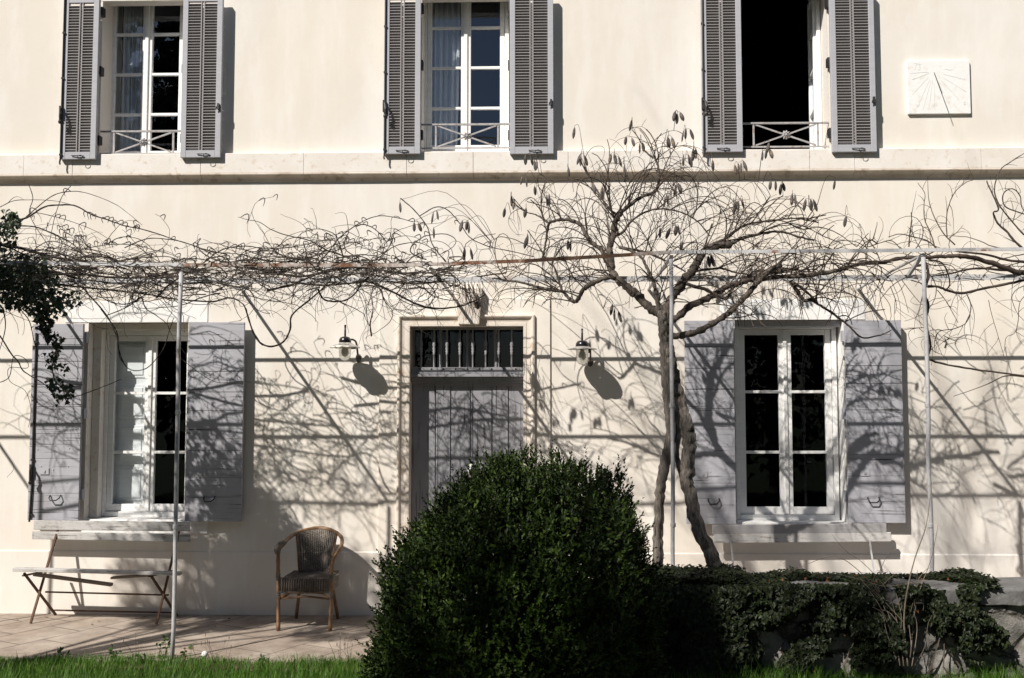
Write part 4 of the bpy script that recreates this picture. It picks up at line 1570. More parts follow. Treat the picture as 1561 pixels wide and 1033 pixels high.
# bare many-stemmed shrub in front of the wall ---------------------------------------------------------------
sh = thing('bare_shrub', 'bare grey twiggy shrub arching up in front of the ivy garden wall', 'shrub', (X(1385, 1010, 2.06), -2.06, -0.02))
b = MB()
for (pts, r0) in (([(1372, 1015), (1362, 960), (1340, 905), (1300, 862), (1270, 848), (1235, 858), (1190, 878)], 0.006), ([(1378, 1015), (1368, 950), (1352, 900), (1318, 860), (1290, 840), (1268, 815)], 0.005),
                  ([(1384, 1015), (1378, 950), (1383, 900), (1395, 850), (1412, 800), (1420, 740)], 0.010), ([(1388, 1015), (1392, 950), (1402, 900), (1420, 850), (1430, 800)], 0.006),
                  ([(1376, 1015), (1366, 985), (1349, 940), (1336, 915), (1325, 900)], 0.006), ([(1390, 1015), (1398, 960), (1392, 930), (1378, 905), (1370, 880)], 0.005),
                  ([(1380, 1015), (1372, 980), (1374, 940), (1366, 905)], 0.006), ([(1385, 1015), (1389, 985), (1386, 945), (1395, 905), (1399, 868)], 0.005),
                  ([(1370, 1015), (1352, 965), (1345, 935), (1330, 925)], 0.004), ([(1394, 1015), (1410, 985), (1415, 950), (1428, 925)], 0.004),
                  ([(1402, 885), (1380, 890), (1345, 893), (1300, 880), (1262, 872)], 0.004)):
    q = smooth_path([P(a, c, 2.06 + 0.06 * math.sin(i + a)) for i, (a, c) in enumerate(pts)], 4)
    b.tube(q, [0.62 * r0 * (1 - 0.7 * i / len(q)) for i in range(len(q))], 5)
b.build('stems', M['dry_stem'], sh, smooth=True)
b = MB()
for k in range(16):
    p0 = P(rng.uniform(1335, 1425), rng.uniform(870, 960), 2.06)
    p1 = p0 + Vector((rng.uniform(-0.14, 0.14), rng.uniform(-0.05, 0.05), rng.uniform(0.03, 0.16)))
    b.tube(smooth_path([p0, (p0 + p1) / 2 + Vector((rng.uniform(-.03, .03), 0, 0.02)), p1], 3), [0.0022, 0.002, 0.0019, 0.0017, 0.0015, 0.0013, 0.001], 4)
b.build('twigs', M['dry_stem'], sh)
# ------------------------------------------------------------------ climbing plants


def ru(a, b):
    return rng.uniform(a, b)


def wander(start, direction, length, r0, r1, wob=0.25, droop=0.0, step=0.05, curl=None):
    """a growing shoot: list of points and radii"""
    n = max(3, int(length / step))
    p_ = Vector(start)
    d_ = Vector(direction).normalized()
    pts, rad = [p_.copy()], [r0]
    ax = Vector((ru(-1, 1), ru(-1, 1), ru(-1, 1))).normalized()
    cv = ru(-0.5, 0.5) if curl is None else curl
    for i in range(n):
        d_ = d_ + Vector((rng.gauss(0, 1), rng.gauss(0, 1), rng.gauss(0, 1))) * wob * 0.35 + ax.cross(d_) * cv * 0.25
        d_.z -= droop * (i / n) * 0.35
        d_.normalize()
        p_ = p_ + d_ * (length / n)
        if p_.y > -0.02:
            p_.y = -0.02
            d_.y = -abs(d_.y)
        pts.append(p_.copy())
        rad.append(r0 + (r1 - r0) * (i + 1) / n)
    return pts, rad


def hook(mb, p_, size):
    """a curled dry leaf stalk"""
    s = rng.choice((-1, 1))
    a = ru(-0.5, 0.5)
    pts = []
    for k in range(6):
        t_ = k / 5 * 2.3
        pts.append(p_ + Vector((s * size * math.sin(t_) * math.cos(a), size * 0.8 * math.sin(t_) * math.sin(a), size * (0.55 * math.sin(t_ * 1.35) - 0.25 * t_ * t_ * 0.55))))
    mb.tube(pts, [0.0026, 0.0034, 0.0038, 0.0036, 0.003, 0.0016], 4)


class Plant:
    def __init__(self):
        self.nodes = []     # (point, tangent, radius)

    def trace(self, mb, pix, d0, d1, r0, r1, sub=4, sides=7, rough=0.0, keep=True, depths=None, ridge=0):
        ds = depths or [d0 + (d1 - d0) * i / (len(pix) - 1) for i in range(len(pix))]
        base = [P(a, c, dd) for (a, c), dd in zip(pix, ds)]
        q = [Vector(v) for v in smooth_path(base, sub)]
        n = len(q)
        rad = []
        for i in range(n):
            r_ = r0 + (r1 - r0) * i / (n - 1)
            rad.append(r_ * (1 + rough * math.sin(i * 1.7 + r0 * 900) * 0.5 + rough * ru(-0.5, 0.5)))
        if rough:
            q = [v + Vector((ru(-1, 1), ru(-1, 1), ru(-1, 1))) * r0 * 0.18 for v in q]
        if ridge:
            mb.ridged(q, rad, 20, ridge, 0.13, 2.0)
        else:
            mb.tube(q, rad, sides)
        if keep:
            for i in range(1, n):
                self.nodes.append((q[i], (q[i] - q[i - 1]).normalized(), rad[i]))
        return q


def c2(*pts):
    return [(740 + a / 2.952, 170 + b / 2.952) for a, b in pts]


def c4(*pts):
    return [(a / 3.69, 280 + b / 3.69) for a, b in pts]


def c8(*pts):
    return [(380 + a / 3.69, 280 + b / 3.69) for a, b in pts]


def c5(*pts):
    return [(a / 2.87, 470 + b / 2.87) for a, b in pts]


def cr(*pts):
    return [(1150 + a / 3.333, 250 + b / 3.333) for a, b in pts]


# wisteria ---------------------------------------------------------------
wb = P(1098, 892, 1.62)
wis = thing('wisteria', 'old leafless wisteria with twin twisted trunks and dangling grey seed pods', 'climbing plant', (wb.x, wb.y, 0.0))
W = Plant()
b = MB()
W.trace(b, [(1104, 960), (1100, 905), (1096, 880), (1084, 848), (1068, 812), (1054, 765), (1047, 725), (1050, 690), (1048, 655), (1040, 622), (1030, 585), (1022, 548), (1016, 515), (1010, 482)], 1.56, 1.38, 0.053, 0.036, 7, 12, 0.07, keep=False, ridge=5)
b.build('trunk', M['bark'], wis, smooth=True)
b = MB()
W.trace(b, [(1002, 960), (1003, 880), (1003, 820), (1005, 775), (1008, 735), (1016, 695), (1023, 655), (1020, 615), (1015, 575), (1014, 540), (1012, 505), (1011, 478)], 1.46, 1.38, 0.032, 0.036, 7, 10, 0.07, keep=False, ridge=4)
b.build('trunk', M['bark'], wis, smooth=True)
b = MB()
W.trace(b, [(1060, 790), (1040, 725), (1031, 690), (1036, 650), (1030, 600), (1021, 560)], 1.45, 1.42, 0.020, 0.020, 5, 8, 0.1, keep=False, ridge=3)
W.trace(b, [(1006, 745), (1020, 700), (1030, 660), (1026, 610), (1016, 560), (1014, 520)], 1.42, 1.34, 0.020, 0.018, 5, 8, 0.1, keep=False, ridge=3)
b.build('trunk', M['bark'], wis, smooth=True)
limbs = [
    (c2((812, 960), (800, 920), (770, 900), (735, 880), (690, 830), (640, 790), (590, 750), (570, 720)), 1.38, 1.15, 0.040, 0.030),
    (c2((570, 722), (563, 660), (560, 610), (575, 550), (590, 480), (612, 450)), 1.15, 1.05, 0.030, 0.025),
    (c2((612, 450), (650, 420), (700, 385), (760, 360), (778, 330), (780, 290), (775, 240), (760, 210), (718, 180)), 1.05, 0.85, 0.018, 0.007),
    (c2((570, 722), (545, 670), (520, 620), (480, 590), (450, 550), (430, 510), (390, 490), (340, 485), (300, 495), (285, 510), (276, 560), (266, 620), (255, 662)), 1.15, 0.75, 0.022, 0.008),
    (c2((290, 505), (262, 485), (240, 470), (210, 458), (170, 452)), 0.85, 0.8, 0.010, 0.004),
    (c2((585, 742), (540, 748), (490, 770), (440, 800), (420, 840), (400, 855), (375, 838), (345, 810), (300, 805), (240, 790), (170, 770), (60, 755)), 1.2, 1.0, 0.022, 0.008),
    (c2((345, 808), (330, 760), (310, 700), (285, 682)), 1.1, 1.0, 0.012, 0.006),
    (c2((585, 560), (620, 540), (650, 500), (700, 462), (760, 440), (820, 440), (900, 460), (960, 500), (1010, 560)), 1.08, 0.9, 0.012, 0.004),
    (c2((810, 960), (812, 900), (832, 850), (870, 790), (910, 740), (940, 700), (970, 650), (1000, 620), (1060, 600), (1100, 600)), 1.38, 1.2, 0.040, 0.028),
    (c2((1100, 600), (1140, 575), (1200, 558), (1260, 545), (1330, 540), (1400, 560), (1480, 580)), 1.2, 1.05, 0.017, 0.006),
    (c2((1000, 620), (1040, 590), (1090, 565), (1150, 520), (1210, 500), (1300, 490), (1390, 480), (1500, 500)), 1.2, 1.0, 0.015, 0.005),
    (c2((815, 975), (830, 945), (870, 920), (930, 870), (1000, 840), (1050, 810), (1100, 780), (1160, 768), (1230, 742), (1290, 722), (1360, 712)), 1.38, 1.15, 0.030, 0.018),
    (c2((822, 1015), (880, 1006), (950, 990), (1030, 950), (1100, 900), (1170, 830), (1230, 762), (1280, 712), (1330, 690)), 1.4, 1.25, 0.028, 0.020),
    (c2((905, 775), (950, 790), (1000, 802), (1050, 832), (1085, 840), (1110, 800), (1150, 760), (1200, 740)), 1.36, 1.2, 0.015, 0.008),
    (c2((785, 930), (770, 830), (760, 780), (740, 730), (720, 690), (700, 655), (650, 625), (600, 612)), 1.36, 1.1, 0.017, 0.009),
    (c2((600, 610), (660, 620), (720, 632), (770, 652), (830, 680), (870, 702), (900, 720)), 1.1, 1.2, 0.013, 0.006),
    (c2((930, 720), (980, 712), (1060, 705), (1120, 722), (1200, 735)), 1.2, 1.1, 0.012, 0.006),
    (c2((600, 470), (560, 440), (530, 400), (500, 350), (470, 300), (455, 262)), 1.05, 0.9, 0.012, 0.004),
    (c2((600, 560), (580, 480), (560, 420), (545, 370), (525, 320)), 1.05, 1.1, 0.010, 0.004),
    (cr((0, 600), (50, 552), (100, 530), (150, 535), (220, 530)), 1.2, 1.1, 0.025, 0.012),
    (cr((0, 590), (100, 575), (220, 570), (300, 560), (400, 545), (470, 525), (550, 505), (640, 500), (740, 478), (850, 473)), 1.2, 1.2, 0.020, 0.014),
    (cr((185, 590), (215, 640), (250, 690), (290, 690), (325, 712), (400, 760), (470, 812), (545, 880), (640, 868), (700, 842)), 1.15, 1.0, 0.018, 0.004),
    (cr((190, 598), (240, 630), (290, 672), (320, 700)), 1.2, 1.1, 0.014, 0.008),
    (cr((0, 310), (70, 285), (150, 290), (240, 330), (330, 320), (420, 350), (520, 420)), 1.0, 1.15, 0.007, 0.003),
    (cr((60, 330), (160, 300), (260, 320), (360, 370), (440, 400)), 0.95, 1.05, 0.006, 0.003),
]
for (px_, d0, d1, r0, r1) in limbs:
    b = MB()
    W.trace(b, px_, d0, d1, r0 * 0.88, r1 * 0.92, 6, 8, 0.22)
    b.build('branch', M['limb'], wis, smooth=True)
tw = MB()
lvl1, lvl2 = [], []


def shoot_dir(p_, t_, up=0.35):
    """away from the trunk head, fanning over the rail"""
    c_ = P(985, 420, 1.2)
    o_ = (p_ - c_)
    o_.y *= 0.3
    if o_.length < 0.01:
        o_ = Vector((0, 0, 1))
    o_.normalize()
    return o_ * ru(0.2, 0.9) + t_ * ru(0.0, 0.6) + Vector((ru(-0.7, 0.7), ru(-0.6, 0.5), ru(-0.3, 0.8) + up))


def allowed(p_):
    """keep shoots inside the space the plant fills in life"""
    px_ = 826 + p_.x * 1560 / (8.67 + p_.y)
    py_ = 615 - (p_.z - 1.77) * 1560 / (8.67 + p_.y)
    if not (735 < px_ < 1345):
        return False
    top = 300 - 110 * math.exp(-((px_ - 980) / 130) ** 2) + (60 if px_ < 800 or px_ > 1230 else 0)
    return top < py_ < 470 + (30 if px_ > 1100 else 0)


cand = [n for n in W.nodes if n[2] < 0.034 and allowed(n[0])]
occ = {}


def spot(nodes, limit, cell=0.13):
    '''a start point where the crown is still open'''
    for _ in range(12):
        n_ = rng.choice(nodes)
        key = (int(n_[0].x / cell), int(n_[0].z / cell))
        if occ.get(key, 0) < limit:
            break
    occ[key] = occ.get(key, 0) + 1
    return n_


for k in range(210):
    p_, t_, r_ = spot(cand, 3)
    pts, rad = wander(p_, shoot_dir(p_, t_), ru(0.35, 0.95), min(0.0048, r_), 0.0017, 0.17, 1.1, 0.05, ru(-0.9, 0.9))
    n_ok = len(pts)
    for i, q in enumerate(pts):
        if i > 3 and not allowed(q):
            n_ok = i
            break
    pts, rad = pts[:n_ok], rad[:n_ok]
    if len(pts) < 3:
        continue
    tw.tube(pts, rad, 4)
    for i in range(1, len(pts)):
        lvl1.append((pts[i], (pts[i] - pts[i - 1]).normalized(), rad[i]))
for k in range(620):
    p_, t_, r_ = spot(lvl1, 8)
    pts, rad = wander(p_, t_ + Vector((ru(-1, 1), ru(-.8, .8), ru(-.4, .9))), ru(0.15, 0.5), min(0.0030, r_), 0.0012, 0.2, 1.0, 0.035, ru(-1.2, 1.2))
    if not allowed(pts[-1]):
        continue
    tw.tube(pts, rad, 3)
    for i in range(1, len(pts)):
        lvl2.append((pts[i], (pts[i] - pts[i - 1]).normalized(), rad[i]))
for k in range(420):
    p_, t_, r_ = rng.choice(lvl2 + cand)
    pts, rad = wander(p_, t_ * 0.5 + Vector((ru(-1, 1), ru(-.8, .8), ru(-.7, .9))), ru(0.05, 0.2), 0.0022, 0.001, 0.25, 0.3, 0.03)
    tw.tube(pts, rad, 3)
tw.build('twigs', M['twig'], wis)
# seed pods
pods = [(876, 200, 1), (963, 192, 1), (959, 216, 2), (978, 225, 2), (937, 242, 3), (952, 256, 1), (953, 270, 1), (865, 263, 2), (887, 243, 3), (805, 243, 2), (816, 250, 2), (800, 276, 2), (815, 292, 1), (831, 302, 3),
        (780, 309, 2), (770, 326, 1), (802, 326, 1), (904, 284, 1), (919, 292, 2), (1031, 287, 2), (1017, 306, 2), (1034, 180, 3), (1020, 215, 3), (1046, 206, 3), (1049, 246, 3), (1058, 232, 2), (1086, 250, 1), (1130, 255, 3), (1120, 258, 1), (1168, 238, 3),
        (1172, 222, 1), (1178, 281, 2), (1192, 287, 2), (1208, 305, 2), (1234, 313, 3), (1273, 279, 1), (1128, 314, 3), (1118, 320, 1), (1028, 352, 3), (1006, 357, 1), (1040, 376, 1), (1083, 396, 2), (803, 368, 2), (869, 373, 2), (934, 470, 1), (940, 479, 2),
        (610, 313, 1), (634, 344, 2), (665, 331, 2), (661, 356, 1), (712, 345, 3), (713, 384, 2), (1293, 335, 3), (1309, 357, 2), (1206, 352, 3), (1262, 372, 2), (1240, 400, 1), (1146, 330, 2), (995, 250, 1), (1010, 232, 1)]
src = W.nodes + lvl1 + lvl2
src_np = np.array([tuple(n[0]) for n in src])
stalk = MB()
n_pod = 0
for (a, c, m) in pods:
    base = P(a, c - 10, 1.0)
    view = base - Vector((0, CAM_Y, CAM_Z))
    # nearest twig to the sight line, between wall and front rail
    best, bd = None, 1e9
    for dd in (0.6, 0.8, 1.0, 1.2):
        q = P(a, c - 4, dd)
        dist = np.linalg.norm(src_np - np.array(q), axis=1)
        i = int(dist.argmin())
        if dist[i] < bd:
            bd, best, top = dist[i], src[i][0], P(a, c - 9, dd)
    if bd > 0.9:
        continue
    mid_ = (best + top) / 2 + Vector((0, 0, 0.05 + 0.22 * bd))
    stalk.tube(smooth_path([best, mid_, top], 5), [0.0026, 0.0024, 0.0022, 0.002, 0.0019, 0.0018, 0.0017, 0.0016, 0.0015, 0.0014, 0.0013], 4)
    for k in range(m):
        L = ru(0.072, 0.098)
        wd = ru(0.0125, 0.016)
        off = Vector((ru(-0.6, 0.6) * 0.022 * (m > 1) + (k - (m - 1) / 2) * 0.02, ru(-0.012, 0.012), ru(-0.02, 0.012)))
        tl = Vector((ru(-0.25, 0.25) + 0.22 * (k - (m - 1) / 2), ru(-0.2, 0.2), -1)).normalized()
        p0 = top + off
        stalk.tube([top, top + off * 0.5 + Vector((0, 0, 0.006)), p0], 0.0014, 3)
        pb = MB()
        ts = (0, .1, .25, .42, .6, .78, .92, 1)
        rs = (.12, .45, .8, .95, 1.0, .85, .5, .08)
        pb.tube([p0 + tl * L * t_ for t_ in ts], [wd * r_ for r_ in rs], 7)
        ang = ru(0, 3.14)
        axis = Vector((math.cos(ang), math.sin(ang), 0))
        pb.v = [tuple(Vector(v) - axis * (Vector(v) - p0).dot(axis) * 0.45) for v in pb.v]
        if n_pod < 100:
            pb.build('seed_pod', M['pod'], wis, smooth=True)
        n_pod += 1
tag(stalk.build('pod_stalks', M['twig'], wis), kind='stuff')

# the long bare climber along the left half of the pergola -----------------------------------------
vb = P(-120, 420, 1.2)
vine = thing('climbing_vine', 'dense tangle of leafless climber lying along the pergola between hanging ivy and front door', 'climbing plant', (vb.x - 0.5, -1.3, 0))
V = Plant()
cn = MB()
canes = [
    (c4((-500, 300), (-200, 330), (0, 340), (130, 365), (250, 400), (380, 425), (480, 436), (640, 470)), 1.30, 1.00, .017, .009),
    (c4((-400, 420), (-100, 440), (0, 450), (160, 470), (330, 500), (470, 540), (640, 545), (800, 540), (1000, 560), (1200, 550)), 0.90, 0.70, .016, .008),
    (c4((-300, 560), (0, 570), (120, 560), (260, 520), (400, 505), (560, 520), (700, 530), (860, 520), (1000, 500), (1150, 480)), 0.70, 1.00, .014, .007),
    (c4((120, 540), (300, 560), (450, 580), (650, 600), (820, 620), (1000, 650), (1200, 662), (1290, 640), (1370, 680), (1400, 770), (1430, 840), (1476, 910)), 1.00, 1.00, .010, .005),
    (c4((380, 530), (470, 590), (500, 625), (600, 740), (660, 870), (672, 970), (700, 1015)), 1.20, 1.30, .009, .003),
    (c4((0, 235), (150, 190), (250, 130), (350, 118), (430, 125), (510, 170), (600, 200), (700, 235), (800, 255), (900, 285), (1000, 320), (1100, 350), (1180, 388)), 1.10, 0.90, .008, .004),
    (c4((110, 220), (200, 140), (300, 65), (400, 42), (500, 55), (640, 110), (720, 165), (800, 232)), 1.00, 0.80, .005, .002),
    (c4((0, 130), (80, 95), (180, 90), (300, 95), (420, 120)), 0.70, 0.70, .004, .002),
    (c4((100, 235), (200, 242), (300, 282), (400, 332), (480, 400), (560, 450)), 1.00, 0.90, .007, .004),
    (c4((160, 0), (185, 80), (165, 160), (200, 240), (260, 330), (300, 400)), 0.70, 0.80, .004, .003),
    (c4((400, 10), (350, 70), (310, 180), (290, 270), (270, 370)), 0.80, 0.90, .004, .003),
    (c4((200, 160), (330, 190), (480, 240), (580, 290), (660, 350)), 0.70, 0.80, .004, .002),
    (c4((600, 340), (680, 300), (780, 310), (860, 370), (900, 440)), 0.90, 0.90, .004, .003),
    (c4((700, 360), (820, 310), (930, 310), (1040, 330), (1160, 380), (1250, 430)), 1.00, 0.90, .005, .003),
    (c4((880, 640), (960, 560), (1060, 500), (1150, 440), (1250, 370), (1380, 350), (1476, 365)), 1.20, 1.10, .008, .004),
    (c4((600, 740), (700, 700), (780, 650), (840, 600), (880, 560)), 1.10, 1.00, .005, .003),
    (c4((800, 640), (820, 700), (880, 740), (940, 790), (960, 840)), 1.00, 1.00, .006, .002),
    (c8((-20, 700), (0, 770), (40, 870), (110, 915), (190, 890), (230, 820), (240, 740), (330, 660), (400, 600), (460, 540)), 1.00, 1.00, .009, .007),
    (c8((385, 590), (410, 640), (450, 660), (540, 655), (600, 610), (630, 560), (700, 500)), 1.10, 1.00, .009, .006),
    (c8((620, 540), (700, 560), (830, 620), (950, 680), (1060, 700), (1180, 690), (1260, 660), (1330, 620)), 1.20, 1.00, .011, .006),
    (c8((380, 450), (440, 390), (510, 300), (640, 210), (740, 180), (850, 195), (920, 215)), 0.90, 0.80, .006, .003),
    (c8((600, 240), (640, 228), (700, 250), (760, 310), (772, 350), (720, 372)), 0.90, 0.90, .006, .003),
    (c8((0, 350), (100, 365), (250, 355), (400, 320), (520, 300)), 0.70, 0.80, .005, .003),
    (c8((160, 355), (220, 310), (300, 300), (400, 320), (500, 310), (560, 250)), 0.70, 0.90, .004, .002),
    (c8((850, 80), (880, 105), (930, 150), (1000, 240), (1030, 340), (1110, 445)), 0.90, 1.00, .005, .006),
    (c8((960, 180), (1050, 130), (1120, 150), (1190, 230), (1240, 300), (1340, 350), (1500, 385), (1600, 410)), 0.80, 0.90, .005, .004),
    (c8((500, 560), (620, 470), (720, 420), (820, 350), (950, 330), (1040, 370)), 1.10, 1.00, .006, .003),
    (c8((0, 470), (140, 500), (280, 520), (420, 500), (560, 470), (700, 480), (860, 500), (1000, 500), (1150, 520)), 0.70, 0.80, .013, .006),
    (c8((0, 545), (150, 540), (300, 560), (420, 570), (560, 560), (720, 545), (900, 560), (1080, 550), (1300, 520), (1450, 500)), 0.80, 0.70, .012, .006),
    (c8((100, 600), (230, 570), (350, 520), (460, 480), (600, 470), (700, 455)), 1.20, 1.35, .010, .006),
    (c8((690, 640), (696, 700), (690, 740), (680, 790), (688, 858)), 0.90, 0.90, .003, .008),
    (c8((655, 640), (660, 740), (675, 800)), 0.90, 0.90, .003, .003),
    (c5((-60, 60), (0, 120), (50, 200), (80, 232), (105, 275), (200, 335), (265, 390), (340, 382), (430, 350), (530, 310)), 1.10, 0.90, .008, .003),
    (c5((-20, 330), (40, 300), (60, 210), (110, 220), (120, 260), (40, 260), (45, 320), (110, 360), (135, 440), (125, 520)), 0.90, 0.80, .004, .002),
    (c5((440, 0), (510, 100), (520, 180), (560, 262), (640, 262), (712, 180), (740, 100), (760, 40)), 0.90, 1.00, .006, .003),
    (c5((0, 600), (60, 690), (30, 740)), 0.70, 0.70, .002, .0015),
    (c5((760, 190), (830, 250), (900, 300), (960, 325), (1050, 318), (1098, 322)), 0.70, 0.70, .004, .002),
]
for (px_, d0, d1, r0, r1) in canes:
    V.trace(cn, px_, d0, d1, r0 * 0.82, r1 * 0.85, 5, 6, 0.18)
cn.build('canes', M['vine_cane'], vine, smooth=True)
tw = MB()
hk = MB()


def in_band(px_):
    return 0.3 if px_ < 0 else 1.0


seg = []
for k in range(520):          # shoots woven along the rails
    x_ = ru(-4.9, -0.62)
    px0 = 826 + x_ * 200
    d_ = 0.62 + 0.9 * ru(0, 1) ** 0.8
    z_ = PZ - 0.03 + rng.gauss(0, 0.045) + 0.03 * math.sin(x_ * 3) - 0.03 * (d_ < 1.1)
    s = rng.choice((-1, 1))
    pts, rad = wander((x_, -d_, z_), (s, ru(-.5, .5), ru(-.15, .35)), ru(0.45, 1.2), ru(0.0020, 0.0056), 0.0014, 0.42, 0.3, 0.04, ru(-1.6, 1.6))
    pts = [Vector((p_.x, min(p_.y, -0.5), z_ + (p_.z - z_) * 0.6)) for p_ in pts]
    pts = [p_ for p_ in pts if p_.x < -0.3]
    if len(pts) < 3:
        continue
    tw.tube(pts, rad[:len(pts)], 4)
    for i in range(1, len(pts)):
        seg.append((pts[i], (pts[i] - pts[i - 1]).normalized(), rad[i]))
allseg = seg + [n for n in V.nodes if -5 < n[0].x < -0.3 and n[0].z > 2.5]
for k in range(620):          # short side shoots, up and hanging
    p_, t_, r_ = rng.choice(allseg)
    up = rng.random() < 0.5
    wgt = 1.0 if p_.x < -2.0 else 0.8
    L = ru(0.10, 0.42) * wgt * (1.0 if up else 0.8)
    pts, rad = wander(p_, t_ * 0.6 + Vector((ru(-.8, .8), ru(-.6, .6), ru(0.2, 1.0) if up else ru(-1.0, -0.2))), L, min(0.0032, r_), 0.0012, 0.42, 1.2 if up else -0.4, 0.03, ru(-1.3, 1.3))
    tw.tube(pts, rad, 3)
for k in range(20):           # long thin tendrils down over the window and lamp
    p_, t_, r_ = rng.choice([n for n in allseg if n[0].x > -4.2])
    pts, rad = wander(p_, Vector((ru(-.5, .5), ru(-.3, .3), -1)), ru(0.25, 0.6), 0.0026, 0.001, 0.35, -0.3, 0.035, ru(-1.5, 1.5))
    tw.tube(pts, rad, 3)
for k in range(44):           # brown fibrous bundle hanging over the keystone
    p_ = P(ru(690, 735), ru(425, 440), ru(0.35, 0.75))
    pts, rad = wander(p_, Vector((ru(-.1, .6), ru(-.3, .3), -1)), ru(0.15, 0.42), 0.0028, 0.001, 0.22, -0.2, 0.035)
    tw.tube(pts, rad, 3)
tw.build('twigs', M['vine_twig'], vine)
for k in range(420):
    p_, t_, r_ = rng.choice([n for n in allseg if n[0].z > 2.74])
    hook(hk, p_, ru(0.03, 0.06))
for (pts_) in (c4((510, 170), (530, 185), (600, 200), (650, 215), (690, 232), (740, 245), (790, 252)), c4((330, 240), (370, 262), (400, 290), (430, 300), (470, 300)), c4((560, 330), (590, 325), (600, 340)), c8((500, 330), (560, 315), (640, 225), (660, 320))):
    for (a, c) in pts_:
        for q in range(2):
            hook(hk, P(a, c, 0.95) + Vector((ru(-.02, .02), ru(-.03, .03), 0)), ru(0.035, 0.055))
tag(hk.build('leaf_stalks', M['vine_cane'], vine), kind='stuff')
b = MB()
pl = P(727, 450, 0.55)
b.tube([pl + Vector((0, 0, 0.02)), pl, pl - Vector((0, 0, 0.025)), pl - Vector((-0.004, 0, 0.06)), pl - Vector((-0.008, 0, 0.09)), pl - Vector((-0.008, 0, 0.112))], [0.003, 0.012, 0.024, 0.033, 0.026, 0.005], 10)
b.build('dry_seed_head', M['pod'], vine, smooth=True)

# climber coming in from the right ---------------------------------------------------------------
rv = thing('climbing_vine', 'sparse bare climber coiled round the pergola pole below the sundial', 'climbing plant', (4.6, -1.3, 0))
Rv = Plant()
b = MB()
for (px_, d0, d1, r0, r1) in [
    (cr((2200, 700), (1800, 620), (1420, 560), (1330, 545), (1230, 510), (1130, 480), (1040, 465), (950, 470), (850, 475)), 1.3, 1.35, .024, .012),
    (cr((1500, 560), (1370, 590), (1250, 615), (1150, 635), (1050, 655), (980, 640), (930, 622), (880, 625)), 1.3, 1.45, .011, .008),
    (cr((1420, 500), (1300, 490), (1180, 460), (1050, 445), (950, 430), (860, 470)), 1.2, 1.3, .010, .005),
    (cr((1400, 545), (1280, 540), (1150, 530), (1060, 540), (980, 560), (900, 570)), 1.0, 1.2, .010, .005),
    (cr((860, 480), (885, 560), (862, 650), (885, 720), (868, 790), (880, 850), (895, 920), (885, 985), (960, 1015), (1100, 1040), (1250, 1060), (1420, 1080)), 1.5, 1.35, .011, .006),
    (cr((1420, 470), (1330, 400), (1280, 340), (1235, 300), (1215, 245), (1240, 225), (1190, 110), (1180, 85)), 1.2, 1.0, .009, .004),
    (cr((1370, 360), (1300, 280), (1240, 200), (1220, 120), (1250, 30), (1300, -10), (1380, -60)), 1.1, 0.9, .006, .003),
    (cr((1430, 270), (1330, 240), (1270, 210), (1265, 150), (1310, 125), (1350, 160), (1360, 220), (1420, 300)), 1.0, 1.0, .005, .003),
    (cr((980, 370), (975, 300), (985, 220), (1020, 140), (1080, 90), (1110, 80), (1100, 50), (1060, 60)), 1.0, 0.9, .004, .002),
    (cr((1020, 410), (960, 350), (910, 260), (885, 170), (880, 60)), 1.1, 0.9, .005, .002),
    (cr((920, 430), (895, 350), (865, 280), (862, 200), (866, 150), (830, 95)), 1.2, 1.0, .005, .002),
    (cr((930, 430), (880, 390), (810, 370), (740, 355), (680, 370)), 1.2, 1.1, .005, .003),
    (cr((785, 420), (790, 350), (798, 290), (797, 245)), 1.2, 1.1, .005, .003),
    (cr((620, 400), (590, 385), (575, 420), (640, 400), (700, 390), (760, 450)), 1.1, 1.2, .005, .003),
    (cr((990, 375), (1030, 345), (1060, 310)), 1.0, 1.0, .003, .0015),
    (cr((885, 485), (950, 500), (985, 560), (990, 620), (960, 640)), 1.3, 1.2, .006, .004),
    (cr((1075, 650), (1100, 720), (1080, 800), (1020, 835), (940, 850), (915, 900), (920, 960)), 1.1, 1.0, .004, .002),
    (cr((860, 830), (800, 835), (740, 845)), 1.3, 1.2, .003, .002),
    (cr((930, 640), (970, 690), (1010, 760), (1035, 805)), 1.2, 1.1, .003, .002),
    (cr((1410, 640), (1350, 700), (1340, 800), (1320, 860), (1280, 880), (1270, 950)), 0.5, 0.4, .003, .002),
    (cr((1190, 690), (1205, 760), (1240, 880), (1270, 980)), 0.3, 0.2, .003, .002),
    (cr((690, 620), (720, 700), (715, 760)), 1.0, 1.0, .003, .0015),
    (cr((750, 590), (820, 680), (860, 720)), 1.1, 1.3, .003, .002),
    (cr((960, 870), (1000, 890), (1040, 905)), 1.2, 1.2, .003, .0015),
    (cr((965, 880), (975, 905), (968, 935)), 1.2, 1.2, .002, .006),
    (cr((1410, 1085), (1280, 1075), (1180, 1120), (1010, 1180)), 1.2, 1.0, .006, .002),
]:
    Rv.trace(b, px_, d0, d1, r0, r1, 5, 6, 0.12)
b.build('canes', M['twig'], rv, smooth=True)
tw = MB()
nd = [n for n in Rv.nodes if n[0].x < 4.6 and n[0].z > 2.1]
for k in range(150):
    p_, t_, r_ = rng.choice(nd)
    pts, rad = wander(p_, t_ * 0.6 + Vector((ru(-.8, .8), ru(-.6, .6), ru(-.7, 1.0))), ru(0.08, 0.34), min(0.0028, r_), 0.0011, 0.3, 0.8, 0.03, ru(-1.8, 1.8))
    tw.tube(pts, rad, 3)
